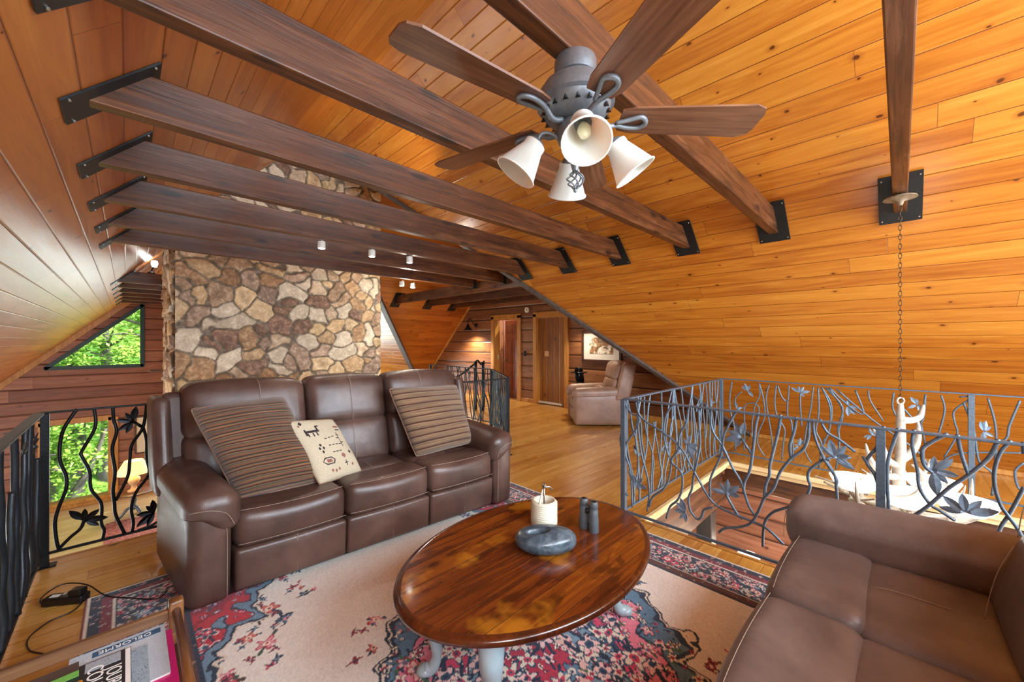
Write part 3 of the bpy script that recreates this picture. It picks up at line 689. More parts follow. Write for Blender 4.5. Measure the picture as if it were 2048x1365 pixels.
    flowers(.10, .8, .036, P1, (d > .13) & (d < .32), 1); flowers(.05, .75, .016, P1, (d > .13) & (d < .32), 2, 4, True)
    flowers(.045, .8, .012, [('#1b2433', '#e1a9a4', '#8c2a3a', '#c7b8a3'), ('#7a1f30', '#d8ccb8', '#26384e', '#7fa0b4')], (d > .02) & (d < .105), 3, 4)
    flowers(.045, .7, .011, [('#5c4030', '#b99a7c', '#7a2432', '#3a5168')], (d > .34) & (d < .395), 4, 4)
    flowers(.06, .6, .017, [('#26384e', '#e8a0ae', '#26384e', '#26384e'), ('#8a1f30', '#7fa0b4', '#f0d6cf', '#8a5a30')], (e > .05) & (~dark), 16, 4)
    flowers(.17, .75, .05, [('#26384e', '#e8a0ae', '#26384e', '#3a5168'), ('#f0d6cf', '#35506a', '#d2405c', '#26384e')], (e > .05) & (~dark), 6)
    flowers(.08, .5, .02, [('#26384e', '#7fa0b4', '#f0d6cf', '#8a5a30'), ('#7a1f30', '#e8a0ae', '#26384e', '#26384e')], (e > .05) & (~dark), 7, 4)
    flowers(.085, .85, .034, [('#26384e', '#e39aa6', '#f4ead8', '#26384e'), ('#34506a', '#f0e2d0', '#b9374f', '#4a7050')], (r < .64) & (r > .1), 18)
    flowers(.05, .6, .014, [('#26384e', '#f4ead8', '#26384e', '#26384e'), ('#26384e', '#d2405c', '#26384e', '#26384e')], (r < .66), 19, 4)
    flowers(.15, .8, .045, [('#26384e', '#f0d6cf', '#d2405c', '#26384e'), ('#b9374f', '#f2c8c4', '#5f84a0', '#4a7050'), ('#26384e', '#5f84a0', '#e8dccb', '#d2405c')], (r < .6), 8)
    flowers(.11, .9, .05, [('#26384e', '#f2c8c4', '#34506a', '#26384e'), ('#34506a', '#e8dccb', '#d2405c', '#26384e')], r < .45, 31)
    near = fieldm & (((e > -.27) & (~dark)) | (r < .84))
    nz = np.sin(gx * 5.1 + 1.7 * np.sin(gy * 3.3)) * np.sin(gy * 4.7 + 1.3 * np.sin(gx * 4.1 + 1)) > -.05
    flowers(.13, .8, .042, [('#6c2433', '#c95a6a', '#26384e', '#4a4034'), ('#26384e', '#5f84a0', '#e8a0ae', '#26384e'), ('#8a3a34', '#d9776a', '#f0e2d0', '#31495f'), ('#b9374f', '#e39aa6', '#f4ead8', '#3f5a48')], near & nz, 9)
    flowers(.07, .55, .02, [('#7a2d3a', '#b34a5a', '#26384e', '#5b4a38'), ('#26384e', '#3a5168', '#7fa0b4', '#26384e')], near & nz, 10, 4)
    col *= (1 + rng.normal(0, .06, gx.shape))[..., None]
    z = .010 + .0014 * rng.random(gx.shape) * (d > .004); z[d < .003] = 0.0012
    V = np.stack([gx + X0, gy + Y0, z], -1).reshape(-1, 3)
    i = np.arange(nx - 1)[None] + np.arange(ny - 1)[:, None] * nx; F = np.stack([i, i + 1, i + nx + 1, i + nx], -1).reshape(-1, 4)
    me = bpy.data.meshes.new('rug'); me.vertices.add(len(V)); me.vertices.foreach_set('co', V.astype(np.float32).ravel())
    me.loops.add(F.size); me.loops.foreach_set('vertex_index', F.astype(np.int32).ravel()); me.polygons.add(len(F)); me.polygons.foreach_set('loop_start', np.arange(0, F.size, 4, dtype=np.int32))
    me.update(calc_edges=True)
    ca = me.color_attributes.new('Col', 'FLOAT_COLOR', 'POINT'); arr = np.ones((len(V), 4), np.float32); arr[:, :3] = np.clip(col.reshape(-1, 3), 0, 1); ca.data.foreach_set('color', arr.ravel())
    g = G('wool_pile'); at = g.nt.nodes.new('ShaderNodeAttribute'); at.attribute_name = 'Col'; tc = g.n('TexCoord').outputs['Object']
    n1 = g.noise(tc, 220, 2); n2 = g.noise(tc, 5, 4); mp = g.n('Mapping', tc); mp.inputs['Scale'].default_value = (40, 9, 1); n3 = g.noise(mp.outputs[0], 3, 3)
    c = g.mix(.3, at.outputs['Color'], g.ramp(n2, [(.3, '#8c8c8c'), (.7, '#eeeeee')]), 'SOFT_LIGHT'); c = g.mix(.35, c, g.ramp(n3, [(.35, '#777777'), (.65, '#c8c8c8')]), 'SOFT_LIGHT')
    g.set(col=c, rough=.95, spec=.1); g.b.inputs['Sheen Weight'].default_value = .25
    g.bump(g.ma('ADD', n1, n3), .5, .004)
    me.materials.append(g.m)
    o = bpy.data.objects.new('rug', me); C.objects.link(o); tag(o, 'large floral wool rug with cream field and red and navy border', 'rug')
rug()

# ================================================================ reclining sofas and armchair
def recliner_sofa(name, lab, cat, n, L, mat, loc, rz, arm=.21, D=.95, bh=1.15, flare=0, tilt=.21):
    t = thing(name, lab, cat, loc, rz); sw = (L - 2 * arm) / n
    lean = lambda y, z: y + max(0, z - .45) * tilt
    for i in range(n):
        cx = arm + sw * (i + .5); w = sw - .008
        b = MB()
        def fs(x, y, z): # front bolster: dip in the middle of the top, softer front
            q = (x / (w / 2)); return (x, y + .012 * (1 - q * q) * (-1 if y < 0 else 1), z + (.014 * (q * q) if z > 0 else 0))
        b.soft((cx, .15, .378), (w, .30, .215), .06, (0, .012, .006), 6, fs)
        b.soft((cx, .47, .385), (w, .46, .18), .06, (0, 0, .02), 6)
        o = b.build('seat_cushion', mat, t, True)
        s = MB(); z1 = .455
        Q = [k / 4 - 1 for k in range(9)]; s.tube([(cx + q * (w / 2 - .02), .028 - .012 * (1 - q * q), .484 + .008 * q * q) for q in Q], .0014, 4)
        s.tube([(cx + q * (w / 2 - .012), -.002 - .019 * (1 - q * q), .312) for q in Q], .0013, 4)
        s.tube([(cx, .30, .486), (cx, .36, .497), (cx, .5, .4965)], .0013, 4)
        s.build('stitching', m_thread, o, True)
        b = MB(); b.soft((cx, .075, .163), (w, .14, .235), .022, (0, .014, 0), 5, lambda x, y, z: (x, y + (.012 * math.exp(-(x / .012) ** 2) if y < 0 else 0) - (z * .06), z))
        o = b.build('footrest_panel', mat, t, True)
        s = MB(); s.tube([(cx + .006, -.006, .285), (cx + .006, -.001, .06)], .0014, 4, 1); s.build('stitching', m_thread, o, True)
        e0 = .10 if i == 0 else 0; e1 = .10 if i == n - 1 else 0; bc = cx + (e1 - e0) / 2; bw = w + e0 + e1
        b = MB()
        b.soft((bc, .70, .63), (bw, .2, .37), .06, (0, .025, 0), 6, lambda x, y, z: (x, lean(y, z + .63), z))
        o = b.build('back_cushion', mat, t, True)
        s = MB(); s.tube([(cx, .574, .50), (cx, .588, .6), (cx, .605, .68), (cx, .635, .77)], .0014, 4); s.build('stitching', m_thread, o, True)
        b = MB(); hh = bh - .775
        def fh(x, y, z):
            q = 2 * x / bw; return (x, lean(y, z + .97) + (.02 if (z > hh / 2 - .1 and y > 0) else 0), z - .012 * q * q * (z > 0))
        b.soft((bc, .70, .775 + hh / 2), (bw, .22, hh), .07, (0, .02, .008), 6, fh)
        o = b.build('headrest', mat, t, True)
        s = MB(); s.tube([(cx, .643, .80), (cx, .652, .88), (cx, .672, .98), (cx, .700, bh - .06), (cx, .735, bh - .018), (cx, .79, bh + .007), (cx, .86, bh + .004)], .0015, 4); s.build('stitching', m_thread, o, True)
    for sx in (0, 1):
        X = (lambda v: v) if sx == 0 else (lambda v: L - v)
        sg = 1 if sx == 0 else -1
        b = MB(); 
        b.soft((X(arm / 2 - .004), .43, .29), (arm - .012, .86, .54), .05, (.012, .012, 0), 6, lambda x, y, z: (x - sg * .012 * max(0, -z), y - .05 * max(0, (z + .28) / .56) * (y < 0) * .3, z))
        o = b.build('arm', mat, t, True)
        s = MB(); s.tube([(X(arm - .035), -.013, .06), (X(arm - .035), -.018, .3), (X(arm - .04), -.018, .44), (X(arm - .075), -.02, .515), (X(.10), -.02, .54), (X(.03), -.01, .545)], .0015, 4)
        s.build('stitching', m_thread, o, True)
        b = MB()
        def fa(x, y, z):
            q = sg * x / (arm / 2 + .03); o = min(1, max(0, (.35 - q) / .9)); o = o * o * (3 - 2 * o)
            if z < 0: z = z * (1 - .78 * o)
            top = max(0, z) / .13; return (x, y - .02 * (z < .03) * (1 - o) * 0, z - .045 * top * max(0, q) ** 2 - .012 * top * max(0, -q) ** 2 + .012 * (y / .45))
        b.soft((X(arm / 2 + .012), .42, .535), (arm + .05, .90, .25), .075, (.004, .012, .01), 7, fa)
        o = b.build('arm_pad', mat, t, True)
        s = MB(); s.tube([(X(.01), -.036, .555), (X(arm * .45), -.047, .553), (X(arm * .8), -.047, .52), (X(arm * .98), -.044, .45)], .0013, 4); s.build('stitching', m_thread, o, True)
        b = MB(); b.soft((X(.02), .80, .76), (.085, .24, .62), .035, (.01, .01, 0), 5, lambda x, y, z: (x, lean(y, z + .76) , z))
        b.build('back_wing', mat, t, True)
    b = MB(); b.soft((L / 2, .82, .62), (L - .05, .08, .95), .04, (0, .01, 0), 5, lambda x, y, z: (x, y + max(0, z) * (tilt - .06), z)); b.build('back_panel', mat, t, True)
    b = MB(); b.box((L / 2, .46, .05), (L / 2 - .06, .38, .04), .01)
    for x in (.12, L - .12):
        for y in (.12, .8): b.lathe([(.025, -.05), (.03, .0)], (x, y, .051), 10)
    b.build('base', m_black, t)
    if flare:   # the body is wider across the back than across the front
        for o in t.children_recursive:
            for v in o.data.vertices: v.co.x -= flare * max(0, v.co.y / .9) * (1 - v.co.x / L)
    return t
SOFA1 = recliner_sofa('reclining_sofa', 'three-seat dark brown leather reclining sofa facing the coffee table with three pillows', 'sofa', 3, 2.217, m_lea, (.22, 2.60, .012), radians(-4.1), arm=.205, bh=1.16, flare=.15)
SOFA2 = recliner_sofa('reclining_sofa', 'brown leather reclining sofa at the bottom right, seen from above', 'sofa', 3, 2.25, m_lea3, (2.56, .375, .012), radians(180), arm=.2, bh=1.12, tilt=.42)
RECL = recliner_sofa('recliner_chair', 'lighter tan leather recliner armchair beside the dormer wall picture', 'armchair', 1, .84, m_lea2, (6.0, 4.50, 0), radians(225), arm=.17, bh=1.10)

# ---------------------------------------------------------------- pillows
def pillow(name, lab, cs, th, mat, uvw, piping=None, nrm=None, group=None):
    BL, BR, TR, TL = [Vector(p) for p in cs]; cen = (BL + BR + TR + TL) / 4
    N = 18; n = (BR - BL).cross(TL - BL).normalized()
    def S(u, v, sgn, k=1.0):
        a, c = (u + 1) / 2, (v + 1) / 2
        pinch = .035; rc = .05 * (u * v) ** 4
        uu = u * (1 - rc - pinch * (1 - v * v) * 1.0 * abs(u) ** 3); vv = v * (1 - rc - pinch * (1 - u * u) * abs(v) ** 3)
        a, c = (uu + 1) / 2, (vv + 1) / 2
        p = BL * (1 - a) * (1 - c) + BR * a * (1 - c) + TR * a * c + TL * (1 - a) * c
        t = th / 2 * ((1 - u * u) * (1 - v * v)) ** .38
        t *= 1 + .06 * sin(u * 5 + v * 3) + .05 * sin(v * 7 - u * 2)
        return p + n * t * sgn
    vs = []; fs = []; uv = []
    for sgn in (1, -1):
        o = len(vs)
        for j in range(N + 1):
            for i in range(N + 1):
                u = -cos(pi * i / N); v = -cos(pi * j / N); vs.append(S(u, v, sgn)); uv.append((u * uvw[0] / 2, v * uvw[1] / 2))
        for j in range(N):
            for i in range(N):
                f = (o + j * (N + 1) + i, o + j * (N + 1) + i + 1, o + (j + 1) * (N + 1) + i + 1, o + (j + 1) * (N + 1) + i); fs.append(f if sgn > 0 else f[::-1])
    b = MB(); b.add([v - cen for v in vs], fs); o = b.build(name, mat, None, True, uv=uv); o.location = cen; tag(o, lab, 'pillow', group)
    if piping:
        b = MB(); P = []
        for k in range(14): P.append(S(-1 + 2 * k / 14, -1, 0) - cen)
        for k in range(14): P.append(S(1, -1 + 2 * k / 14, 0) - cen)
        for k in range(14): P.append(S(1 - 2 * k / 14, 1, 0) - cen)
        for k in range(14): P.append(S(-1, 1 - 2 * k / 14, 0) - cen)
        b.tube(P, .0055, 6, 2, True); b.build('piping', piping, o, True)
    return o, S, n, cen
def stripes(name, cols, period, extra):
    g = G(name); uv = g.n('TexCoord').outputs['UV']; sp = g.n('SeparateXYZ', uv); U, V = sp.outputs[0], sp.outputs[1]
    nz = g.noise(g.xyz(g.ma('MULTIPLY', U, 3), g.ma('MULTIPLY', V, 9)), 1.2, 3)
    vv = g.ma('MULTIPLY_ADD', nz, .012, V); f = g.ma('FRACT', g.ma('DIVIDE', vv, period)); idn = g.ma('FLOOR', g.ma('DIVIDE', vv, period))
    c = g.ramp(f, [(i / len(cols), x) for i, x in enumerate(cols)], 'CONSTANT')
    wn = g.nt.nodes.new('ShaderNodeTexNoise'); wn.noise_dimensions = '2D'; g.put(wn.inputs['Vector'], g.xyz(g.ma('MULTIPLY', U, 2.0), g.ma('MULTIPLY', V, 70))); wn.inputs['Scale'].default_value = 1; wn.inputs['Detail'].default_value = 3
    c = g.mix(.55, c, g.ramp(wn.outputs[0], [(.3, extra[0]), (.5, extra[1]), (.7, extra[2])]), 'OVERLAY')
    pile = g.noise(g.xyz(g.ma('MULTIPLY', U, 60), g.ma('MULTIPLY', V, 500)), 1.5, 3)
    g.set(col=c, rough=.9); g.b.inputs['Sheen Weight'].default_value = .3
    g.bump(g.ma('ADD', g.ma('MULTIPLY', g.ma('ABSOLUTE', g.ma('SUBTRACT', f, .5)), 1.2), g.ma('MULTIPLY', pile, .6)), .6, .006); return g.m
m_str = stripes('striped_chenille', ['#745a40', '#4a473c', '#806448', '#251a14', '#7a4528', '#8c704e', '#545041', '#281c15', '#824a30', '#6e563c'], .052, ('#5a4a3c', '#8c7a66', '#c8ae90'))
m_str2 = stripes('striped_chenille_pale', ['#846d55', '#73644f', '#927a60', '#745a44', '#2f1c13', '#5a2b1f', '#826c53', '#685c49', '#8c745a', '#7b634c'], .05, ('#6a5a4a', '#9c8a76', '#d4bea4'))
m_pipe = plain('pillow_piping', '#8a6b54', .8)
pillow('throw_pillow', 'large dark striped pillow at the left end of the sofa', [(.475, 2.80, .49), (.96, 2.76, .50), (.80, 3.10, 1.065), (.27, 3.12, 1.04)], .25, m_str, (.55, .6), m_pipe)
pillow('throw_pillow', 'large striped pillow against the right arm of the sofa', [(1.69, 2.82, .49), (2.235, 2.74, .53), (2.26, 3.02, 1.04), (1.56, 3.06, 1.06)], .24, m_str2, (.6, .56), m_pipe)
m_kil = plain('cream_kilim', '#bdb197', .9, 0, .35, 140, .12)
m_mot = plain('dark_embroidery', '#2c2426', .9); m_mot2 = plain('rust_embroidery', '#8a5a50', .9)
p3, S3, n3, c3 = pillow('throw_pillow', 'small cream kilim pillow with embroidered llama and diamonds', [(.90, 2.70, .50), (1.235, 2.80, .49), (1.10, 3.02, .87), (.76, 2.93, .915)], .13, m_kil, (.36, .42), m_pipe)
def motif(items, mat):
    b = MB()
    for it in items:
        P = [S3(u, v, 1) - c3 + n3 * .0025 for u, v in it]; o = len(b.v); b.v += [tuple(p) for p in P] + [tuple(p - n3 * .002) for p in P]; m = len(P)
        b.f.append(tuple(range(o, o + m))); b.f += [(o + i, o + (i + 1) % m, o + (i + 1) % m + m, o + i + m) for i in range(m)]; b.mi += [0] * (m + 1)
    b.build('embroidery', mat, p3)
q = lambda u, v, a, c: [(u - a, v - c), (u + a, v - c), (u + a, v + c), (u - a, v + c)]
dm = lambda u, v, a: [(u - a, v), (u, v - a), (u + a, v), (u, v + a)]
motif([q(-.42, .52, .26, .035), q(-.66, .5, .03, .1), q(-.6, .41, .02, .06), q(-.42, .41, .02, .06), q(-.28, .42, .02, .06), q(-.2, .58, .03, .1), q(-.14, .68, .06, .02)] +
      [q(-.1 + .16 * k, .22 + .02 * k, .05, .012) for k in range(3)] + [q(-.05 + .15 * k, .0, .045, .012) for k in range(4)] + [q(.0 + .14 * k, -.22, .05, .013) for k in range(3)] +
      [dm(-.5, -.05, .05), dm(-.34, -.05, .05), dm(-.42, -.16, .05), dm(-.42, .05, .05)] + [q(.5, .15, .012, .24), q(.42, .2, .05, .012), q(.56, .05, .06, .012), q(.5, .3, .07, .012)] +
      [[(-.62, -.45), (-.5, -.56), (-.2, -.56), (-.1, -.45), (-.12, -.43), (-.22, -.53), (-.48, -.53), (-.6, -.45)], [(-.62, -.45), (-.5, -.34), (-.2, -.34), (-.1, -.45), (-.12, -.46), (-.22, -.37), (-.48, -.37), (-.6, -.45)]] +
      [q(.3, -.62, .07, .012), q(.3, -.62, .012, .08), dm(.66, -.3, .06), q(.68, .5, .1, .02), dm(-.68, .82, .07)], m_mot)
motif([q(-.35, -.45, .1, .05), dm(.3, -.38, .09), dm(-.4, -.75, .05), dm(-.25, -.78, .05), dm(-.1, -.75, .05), dm(-.78, .74, .04), q(.7, .62, .12, .03), dm(.55, -.7, .05)], m_mot2)
pillow('lumbar_pillow', 'small tan pillow resting in the seat of the recliner', [(6.0, 4.0, .50), (5.72, 3.72, .50), (5.83, 3.62, .68), (6.1, 3.9, .68)], .10, m_lea2, (.4, .2))

# ================================================================ coffee table
def table():
    cx, cy, T = 1.388, 1.236, .462; t = thing('coffee_table', 'oval dark varnished plank coffee table with pale blue cabriole legs', 'table', (cx, cy, .0115))
    a, c = .69, .471; N = 96
    prof = [(.985, -.034), (1.0, -.026), (1.004, -.014), (1.0, -.006), (.985, -.001), (.955, 0.0)]
    mt = planks('table_boards', ['#3d1a0d', '#5e2a10', '#7f4213', '#a0611f'], .128, 9, blotch=.65, rough=.16, knot=.25, coat=.5, coatr=.07, wavy=.7, bump=.4, groove='#2c1208', gw=.0009, grainv=30)
    mr = wood('table_rim', ['#24100a', '#3c1a0e', '#54260f', '#6e3a1a'], 2, .2, .5, .15)
    # three leaves cut at the drop-leaf joints
    ys = [-c, -.214, .25, c]
    for k in range(3):
        b = MB(); y0, y1 = ys[k] + (.0008 if k else 0), ys[k + 1] - (.0008 if k < 2 else 0); lo = []
        M = 60; up = [];
        xs = lambda y, s: a * s * sqrt(max(0, 1 - (y / (c * s)) ** 2)) if abs(y) < c * s else 0
        for i in range(M + 1):
            th = i / M; y = y0 + (y1 - y0) * (.5 - .5 * cos(pi * th)); up.append(y)
        ring = [(xs(y, .955), y) for y in up] + [(-xs(y, .955), y) for y in up[::-1]]
        r2 = []
        for p in ring:
            if not r2 or (abs(p[0] - r2[-1][0]) + abs(p[1] - r2[-1][1])) > 1e-5: r2.append(p)
        if abs(r2[0][0] - r2[-1][0]) + abs(r2[0][1] - r2[-1][1]) < 1e-5: r2.pop()
        b.prism(r2, T - .034, T)
        b.build('table_leaf' if k != 1 else 'tabletop', mt, t, ua=(1, 0, 0))
    b = MB(); n = len(prof); P = []
    full = [(.95, -.034)] + prof + [(.953, -.004)]
    for r, z in full:
        for i in range(N): th = 2 * pi * i / N; P.append((a * r * cos(th), c * r * sin(th), T + z))
    F = []
    for j in range(len(full) - 1):
        for i in range(N): F.append((j * N + i, j * N + (i + 1) % N, (j + 1) * N + (i + 1) % N, (j + 1) * N + i))
    b.add(P, F); b.build('edge_moulding', mr, t, autosm=50)
    ml = plain('pale_blue_paint', '#a6bdc7', .28, 0, .1, 30, .06, coat=.2)
    b = MB(); b.box((0, 0, T - .085), (.42, .17, .05), .004); b.build('apron', ml, t)
    for sx in (-1, 1):
        for sy in (-1, 1):
            b = MB(); o = Vector((sx * .44, sy * .185, 0)); d = Vector((sx, sy * .8, 0)).normalized()
            b.tube([o + Vector((0, 0, T - .036)), o + d * .02 + Vector((0, 0, .36)), o + d * .03 + Vector((0, 0, .28)), o - d * .0 + Vector((0, 0, .15)), o - d * .006 + Vector((0, 0, .08)), o + d * .01 + Vector((0, 0, .035)), o + d * .035 + Vector((0, 0, .022))],
                   [.05, .05, .044, .027, .021, .026, .03], 14, 5)
            b.lathe([(.005, 0), (.032, .002), (.036, .014), (.026, .028), (.008, .034)], o + d * .045 + Vector((0, 0, .011)), 16)
            b.build('leg', ml, t, True)
table()
# stone bowl
def pebble():
    g = G('grey_blue_stone'); tc = g.n('TexCoord').outputs['Object']; a = g.noise(tc, 14, 5, .6, 1.5); v = g.noise(tc, 60, 3)
    g.set(col=g.ramp(g.ma('ADD', g.ma('MULTIPLY', a, .8), g.ma('MULTIPLY', v, .2)), [(.35, '#2c3a44'), (.55, '#4d5f6b'), (.7, '#74858c')]), rough=.3, coat=.25); g.bump(v, .2, .003)
    N, Mx = 96, 80; vs = []; fs = []
    for j in range(Mx + 1):
        ph = -pi / 2 + pi * j / Mx
        for i in range(N):
            th = 2 * pi * i / N; cz = math.copysign(abs(sin(ph)) ** .8, sin(ph)); cr = abs(cos(ph)) ** .75
            x = .145 * cr * cos(th); y = .098 * cr * sin(th) * (1 - .12 * cos(th)); z = .05 * cz * (1 + .12 * cos(th))
            q = ((x + .035) / .05) ** 2 + ((y + .012) / .024) ** 2
            if z > 0: z -= .055 * math.exp(-q ** 3 * 1.4)
            vs.append((x, y, z))
        for i in range(N):
            if j < Mx: fs.append((j * N + i, j * N + (i + 1) % N, (j + 1) * N + (i + 1) % N, (j + 1) * N + i))
    b = MB(); b.add(vs, fs); o = b.build('stone_bowl', g.m, None, True); o.location = (1.405, 1.185, .516); o.rotation_euler = (0, 0, radians(-47))
    tag(o, 'smooth blue grey pebble bowl with a small hole, on the coffee table', 'stone bowl')
    b = MB(); b.soft((-.035, -.012, .019), (.082, .038, .006), .003, seg=3); b.build('hole_shade_disc', m_black, o, True)  # black disc standing in for the shade inside the hole
pebble()
def candle():
    t = thing('coiled_candle', 'cream beeswax coil candle with a metal clip on the coffee table', 'candle', (1.60, 1.36, .4625))
    m = plain('ivory_wax', '#d3cfbb', .4, 0, .1, 30, .05)
    pr = [(.066, 0)]; k = 11
    for i in range(k):
        z = .004 + i * .0112; pr += [(.067, z), (.0725, z + .0056), (.067, z + .0112)]
    pr += [(.06, .135), (.052, .132), (.05, .06), (.01, .058)]
    b = MB(); b.lathe(pr, n=36, cap=False); b.tube([(-.045, -.03, .06), (-.06, -.02, .12), (-.035, -.01, .165), (-.012, 0, .19)], [.005, .005, .005, .004], 8); b.build('wax_coil', m, t, True)
    b = MB(); b.tube([(0, 0, .05), (0, 0, .215)], .0045, 8, 1); b.box((0, 0, .205), (.012, .006, .012), .003); b.tube([(0, 0, .2), (.03, -.012, .198), (.045, -.02, .18)], .0045, 8); b.tube([(-.015, 0, .22), (0, 0, .212), (.014, .008, .222)], .004, 8)
    b.build('metal_clip', m_chrome, t, True)
    b = MB(); b.lathe([(.076, 0), (.08, .004), (.0, .005)], (0, 0, 0), 30); b.build('base_plate', plain('brass_plate', '#7d6a40', .35, .8), t, True)
candle()
def binoc():
    t = thing('binoculars', 'grey armoured binoculars standing on end on the coffee table', 'binoculars', (1.705, 1.145, .4625), radians(-93))
    m = plain('rubber_armour', '#4d565b', .5, 0, .2, 200, .1); b = None
    for s in (-1, 1):
        b = MB(); b.lathe([(.024, 0), (.0255, .003), (.0255, .07), (.023, .09), (.0225, .12), (.021, .122), (.021, .134), (.0225, .136), (.022, .158), (.018, .164), (.012, .165)], (s * .031, 0, 0), 24); b.build('barrel', m, t, autosm=40)
        b = MB(); b.lathe([(.013, .1655), (.012, .166), (.0, .1662)], (s * .031, 0, 0), 20); b.build('eyepiece_lens', m_black, t, True)
    b = MB(); b.box((0, .0, .075), (.014, .01, .03), .004); b.box((0, 0, .125), (.012, .008, .012), .003); b.build('hinge', m, t)
    b = MB(); b.lathe([(.009, .10), (.0105, .102), (.0105, .12), (.009, .122)], (0, -.012, 0), 18); b.build('focus_wheel', m_black, t, True)
binoc()
# ================================================================ wrought iron railings
VINE_F=[[(1.476,0.98),(1.446,0.883),(1.381,0.825),(1.269,0.777),(1.172,0.72),(1.1,0.65),(1.07,0.595),(1.002,0.48),(0.936,0.378),(0.873,0.328),(0.76,0.306),(0.662,0.291),(0.584,0.272),(0.506,0.207)],[(1.581,0.974),(1.519,0.884),(1.446,0.849),(1.476,0.755),(1.556,0.627),(1.562,0.534),(1.519,0.406),(1.507,0.136)],[(1.452,0.971),(1.458,0.847),(1.452,0.747),(1.428,0.573),(1.382,0.417),(1.364,0.289),(1.382,0.141)],[(1.183,0.991),(1.236,0.889),(1.252,0.758),(1.225,0.636),(1.199,0.567),(1.204,0.471),(1.247,0.354),(1.336,0.264),(1.364,0.18)],[(1.07,0.973),(1.09,0.858),(1.131,0.779),(1.146,0.662),(1.193,0.568),(1.121,0.501),(1.116,0.389),(1.147,0.297),(1.204,0.228),(1.231,0.135)],[(1.002,0.981),(0.997,0.852),(0.993,0.732),(1.012,0.608),(1.036,0.501),(1.046,0.408),(1.071,0.33),(1.061,0.251),(1.012,0.2),(0.983,0.225),(0.964,0.28),(0.909,0.312)],[(0.917,0.987),(0.922,0.893),(0.899,0.818),(0.855,0.758),(0.824,0.697),(0.785,0.61),(0.739,0.537),(0.718,0.468),(0.694,0.391),(0.658,0.338)],[(0.764,0.992),(0.811,0.89),(0.841,0.809),(0.855,0.691),(0.9,0.574),(0.927,0.489),(0.927,0.38)],[(0.637,0.999),(0.653,0.905),(0.669,0.756),(0.685,0.624),(0.718,0.533),(0.722,0.467)],[(0.52,1.0),(0.527,0.925),(0.553,0.797),(0.576,0.676),(0.58,0.613),(0.599,0.546),(0.607,0.471)],[(0.441,0.998),(0.452,0.911),(0.473,0.821),(0.469,0.752)],[(0.379,0.994),(0.383,0.889),(0.41,0.807),(0.466,0.745),(0.524,0.644),(0.557,0.539),(0.607,0.462),(0.638,0.372),(0.678,0.286),(0.735,0.239),(0.829,0.198),(0.873,0.154)],[(0.362,0.997),(0.356,0.91),(0.33,0.823),(0.304,0.771),(0.266,0.698),(0.257,0.627)],[(0.285,0.775),(0.323,0.758),(0.376,0.696),(0.386,0.644),(0.376,0.596),(0.403,0.521),(0.48,0.447),(0.561,0.387),(0.607,0.3),(0.615,0.154)],[(0.828,0.428),(0.794,0.371),(0.76,0.315),(0.727,0.293)],[(0.734,0.818),(0.677,0.727)],[(1.6,0.827),(1.585,0.76),(1.607,0.675),(1.601,0.572)],[(1.607,0.28),(1.575,0.254),(1.544,0.211)],[(0.329,1.0),(0.298,0.932),(0.241,0.895),(0.177,0.842)],[(0.062,1.0),(0.083,0.899),(0.129,0.801),(0.097,0.732),(0.074,0.619),(0.065,0.522)],[(0.007,1.0),(0.029,0.909),(0.049,0.794),(0.047,0.621),(0.038,0.5)],[(-0.05,1.0),(-0.042,0.922),(-0.06,0.795),(-0.068,0.707),(-0.104,0.635),(-0.136,0.615),(-0.186,0.58)],[(-0.163,1.0),(-0.089,0.925),(-0.077,0.881),(-0.085,0.824),(-0.113,0.795)],[(-0.195,1.0),(-0.205,0.919),(-0.227,0.817)],[(-0.318,1.0),(-0.291,0.909),(-0.227,0.811),(-0.167,0.734),(-0.104,0.635),(-0.047,0.558)],[(-0.355,1.0),(-0.325,0.943),(-0.308,0.858),(-0.308,0.777),(-0.324,0.701),(-0.344,0.658),(-0.371,0.608),(-0.396,0.539)],[(-0.39,0.799),(-0.351,0.666),(-0.321,0.586),(-0.311,0.507)],[(-0.391,1.0),(-0.389,0.946)],[(0.33,0.76),(0.269,0.794)],[(0.146,0.823),(0.097,0.732)],[(0.33,0.811),(0.298,0.75),(0.257,0.673),(0.257,0.627),(0.252,0.529)]]
LEAF_F=[[(1.085,0.705),(1.11,0.751),(1.06,0.781),(1.002,0.72),(1.012,0.668),(1.036,0.603)],[(0.739,0.831),(0.714,0.928),(0.776,0.891),(0.824,0.85),(0.841,0.78),(0.772,0.75)],[(0.82,0.43),(0.868,0.494),(0.815,0.532),(0.743,0.508),(0.735,0.444),(0.918,0.442)],[(1.476,0.326),(1.531,0.426),(1.482,0.403),(1.411,0.388),(1.376,0.319),(1.428,0.283)],[(1.091,0.221),(1.121,0.325),(1.152,0.285),(1.173,0.216),(1.131,0.167),(1.091,0.149)],[(0.266,0.791),(0.288,0.889),(0.323,0.841),(0.213,0.87),(0.198,0.818),(0.204,0.761)],[(0.435,0.358),(0.502,0.418),(0.435,0.426)],[(-0.113,0.807),(-0.119,0.878),(-0.182,0.88),(-0.201,0.799),(-0.165,0.75),(-0.128,0.683)],[(-0.219,0.627),(-0.144,0.687),(-0.21,0.717),(-0.273,0.696),(-0.326,0.661),(-0.132,0.626)],[(0.269,0.794),(0.319,0.847),(0.282,0.888),(0.214,0.861),(0.191,0.8),(0.177,0.739)]]
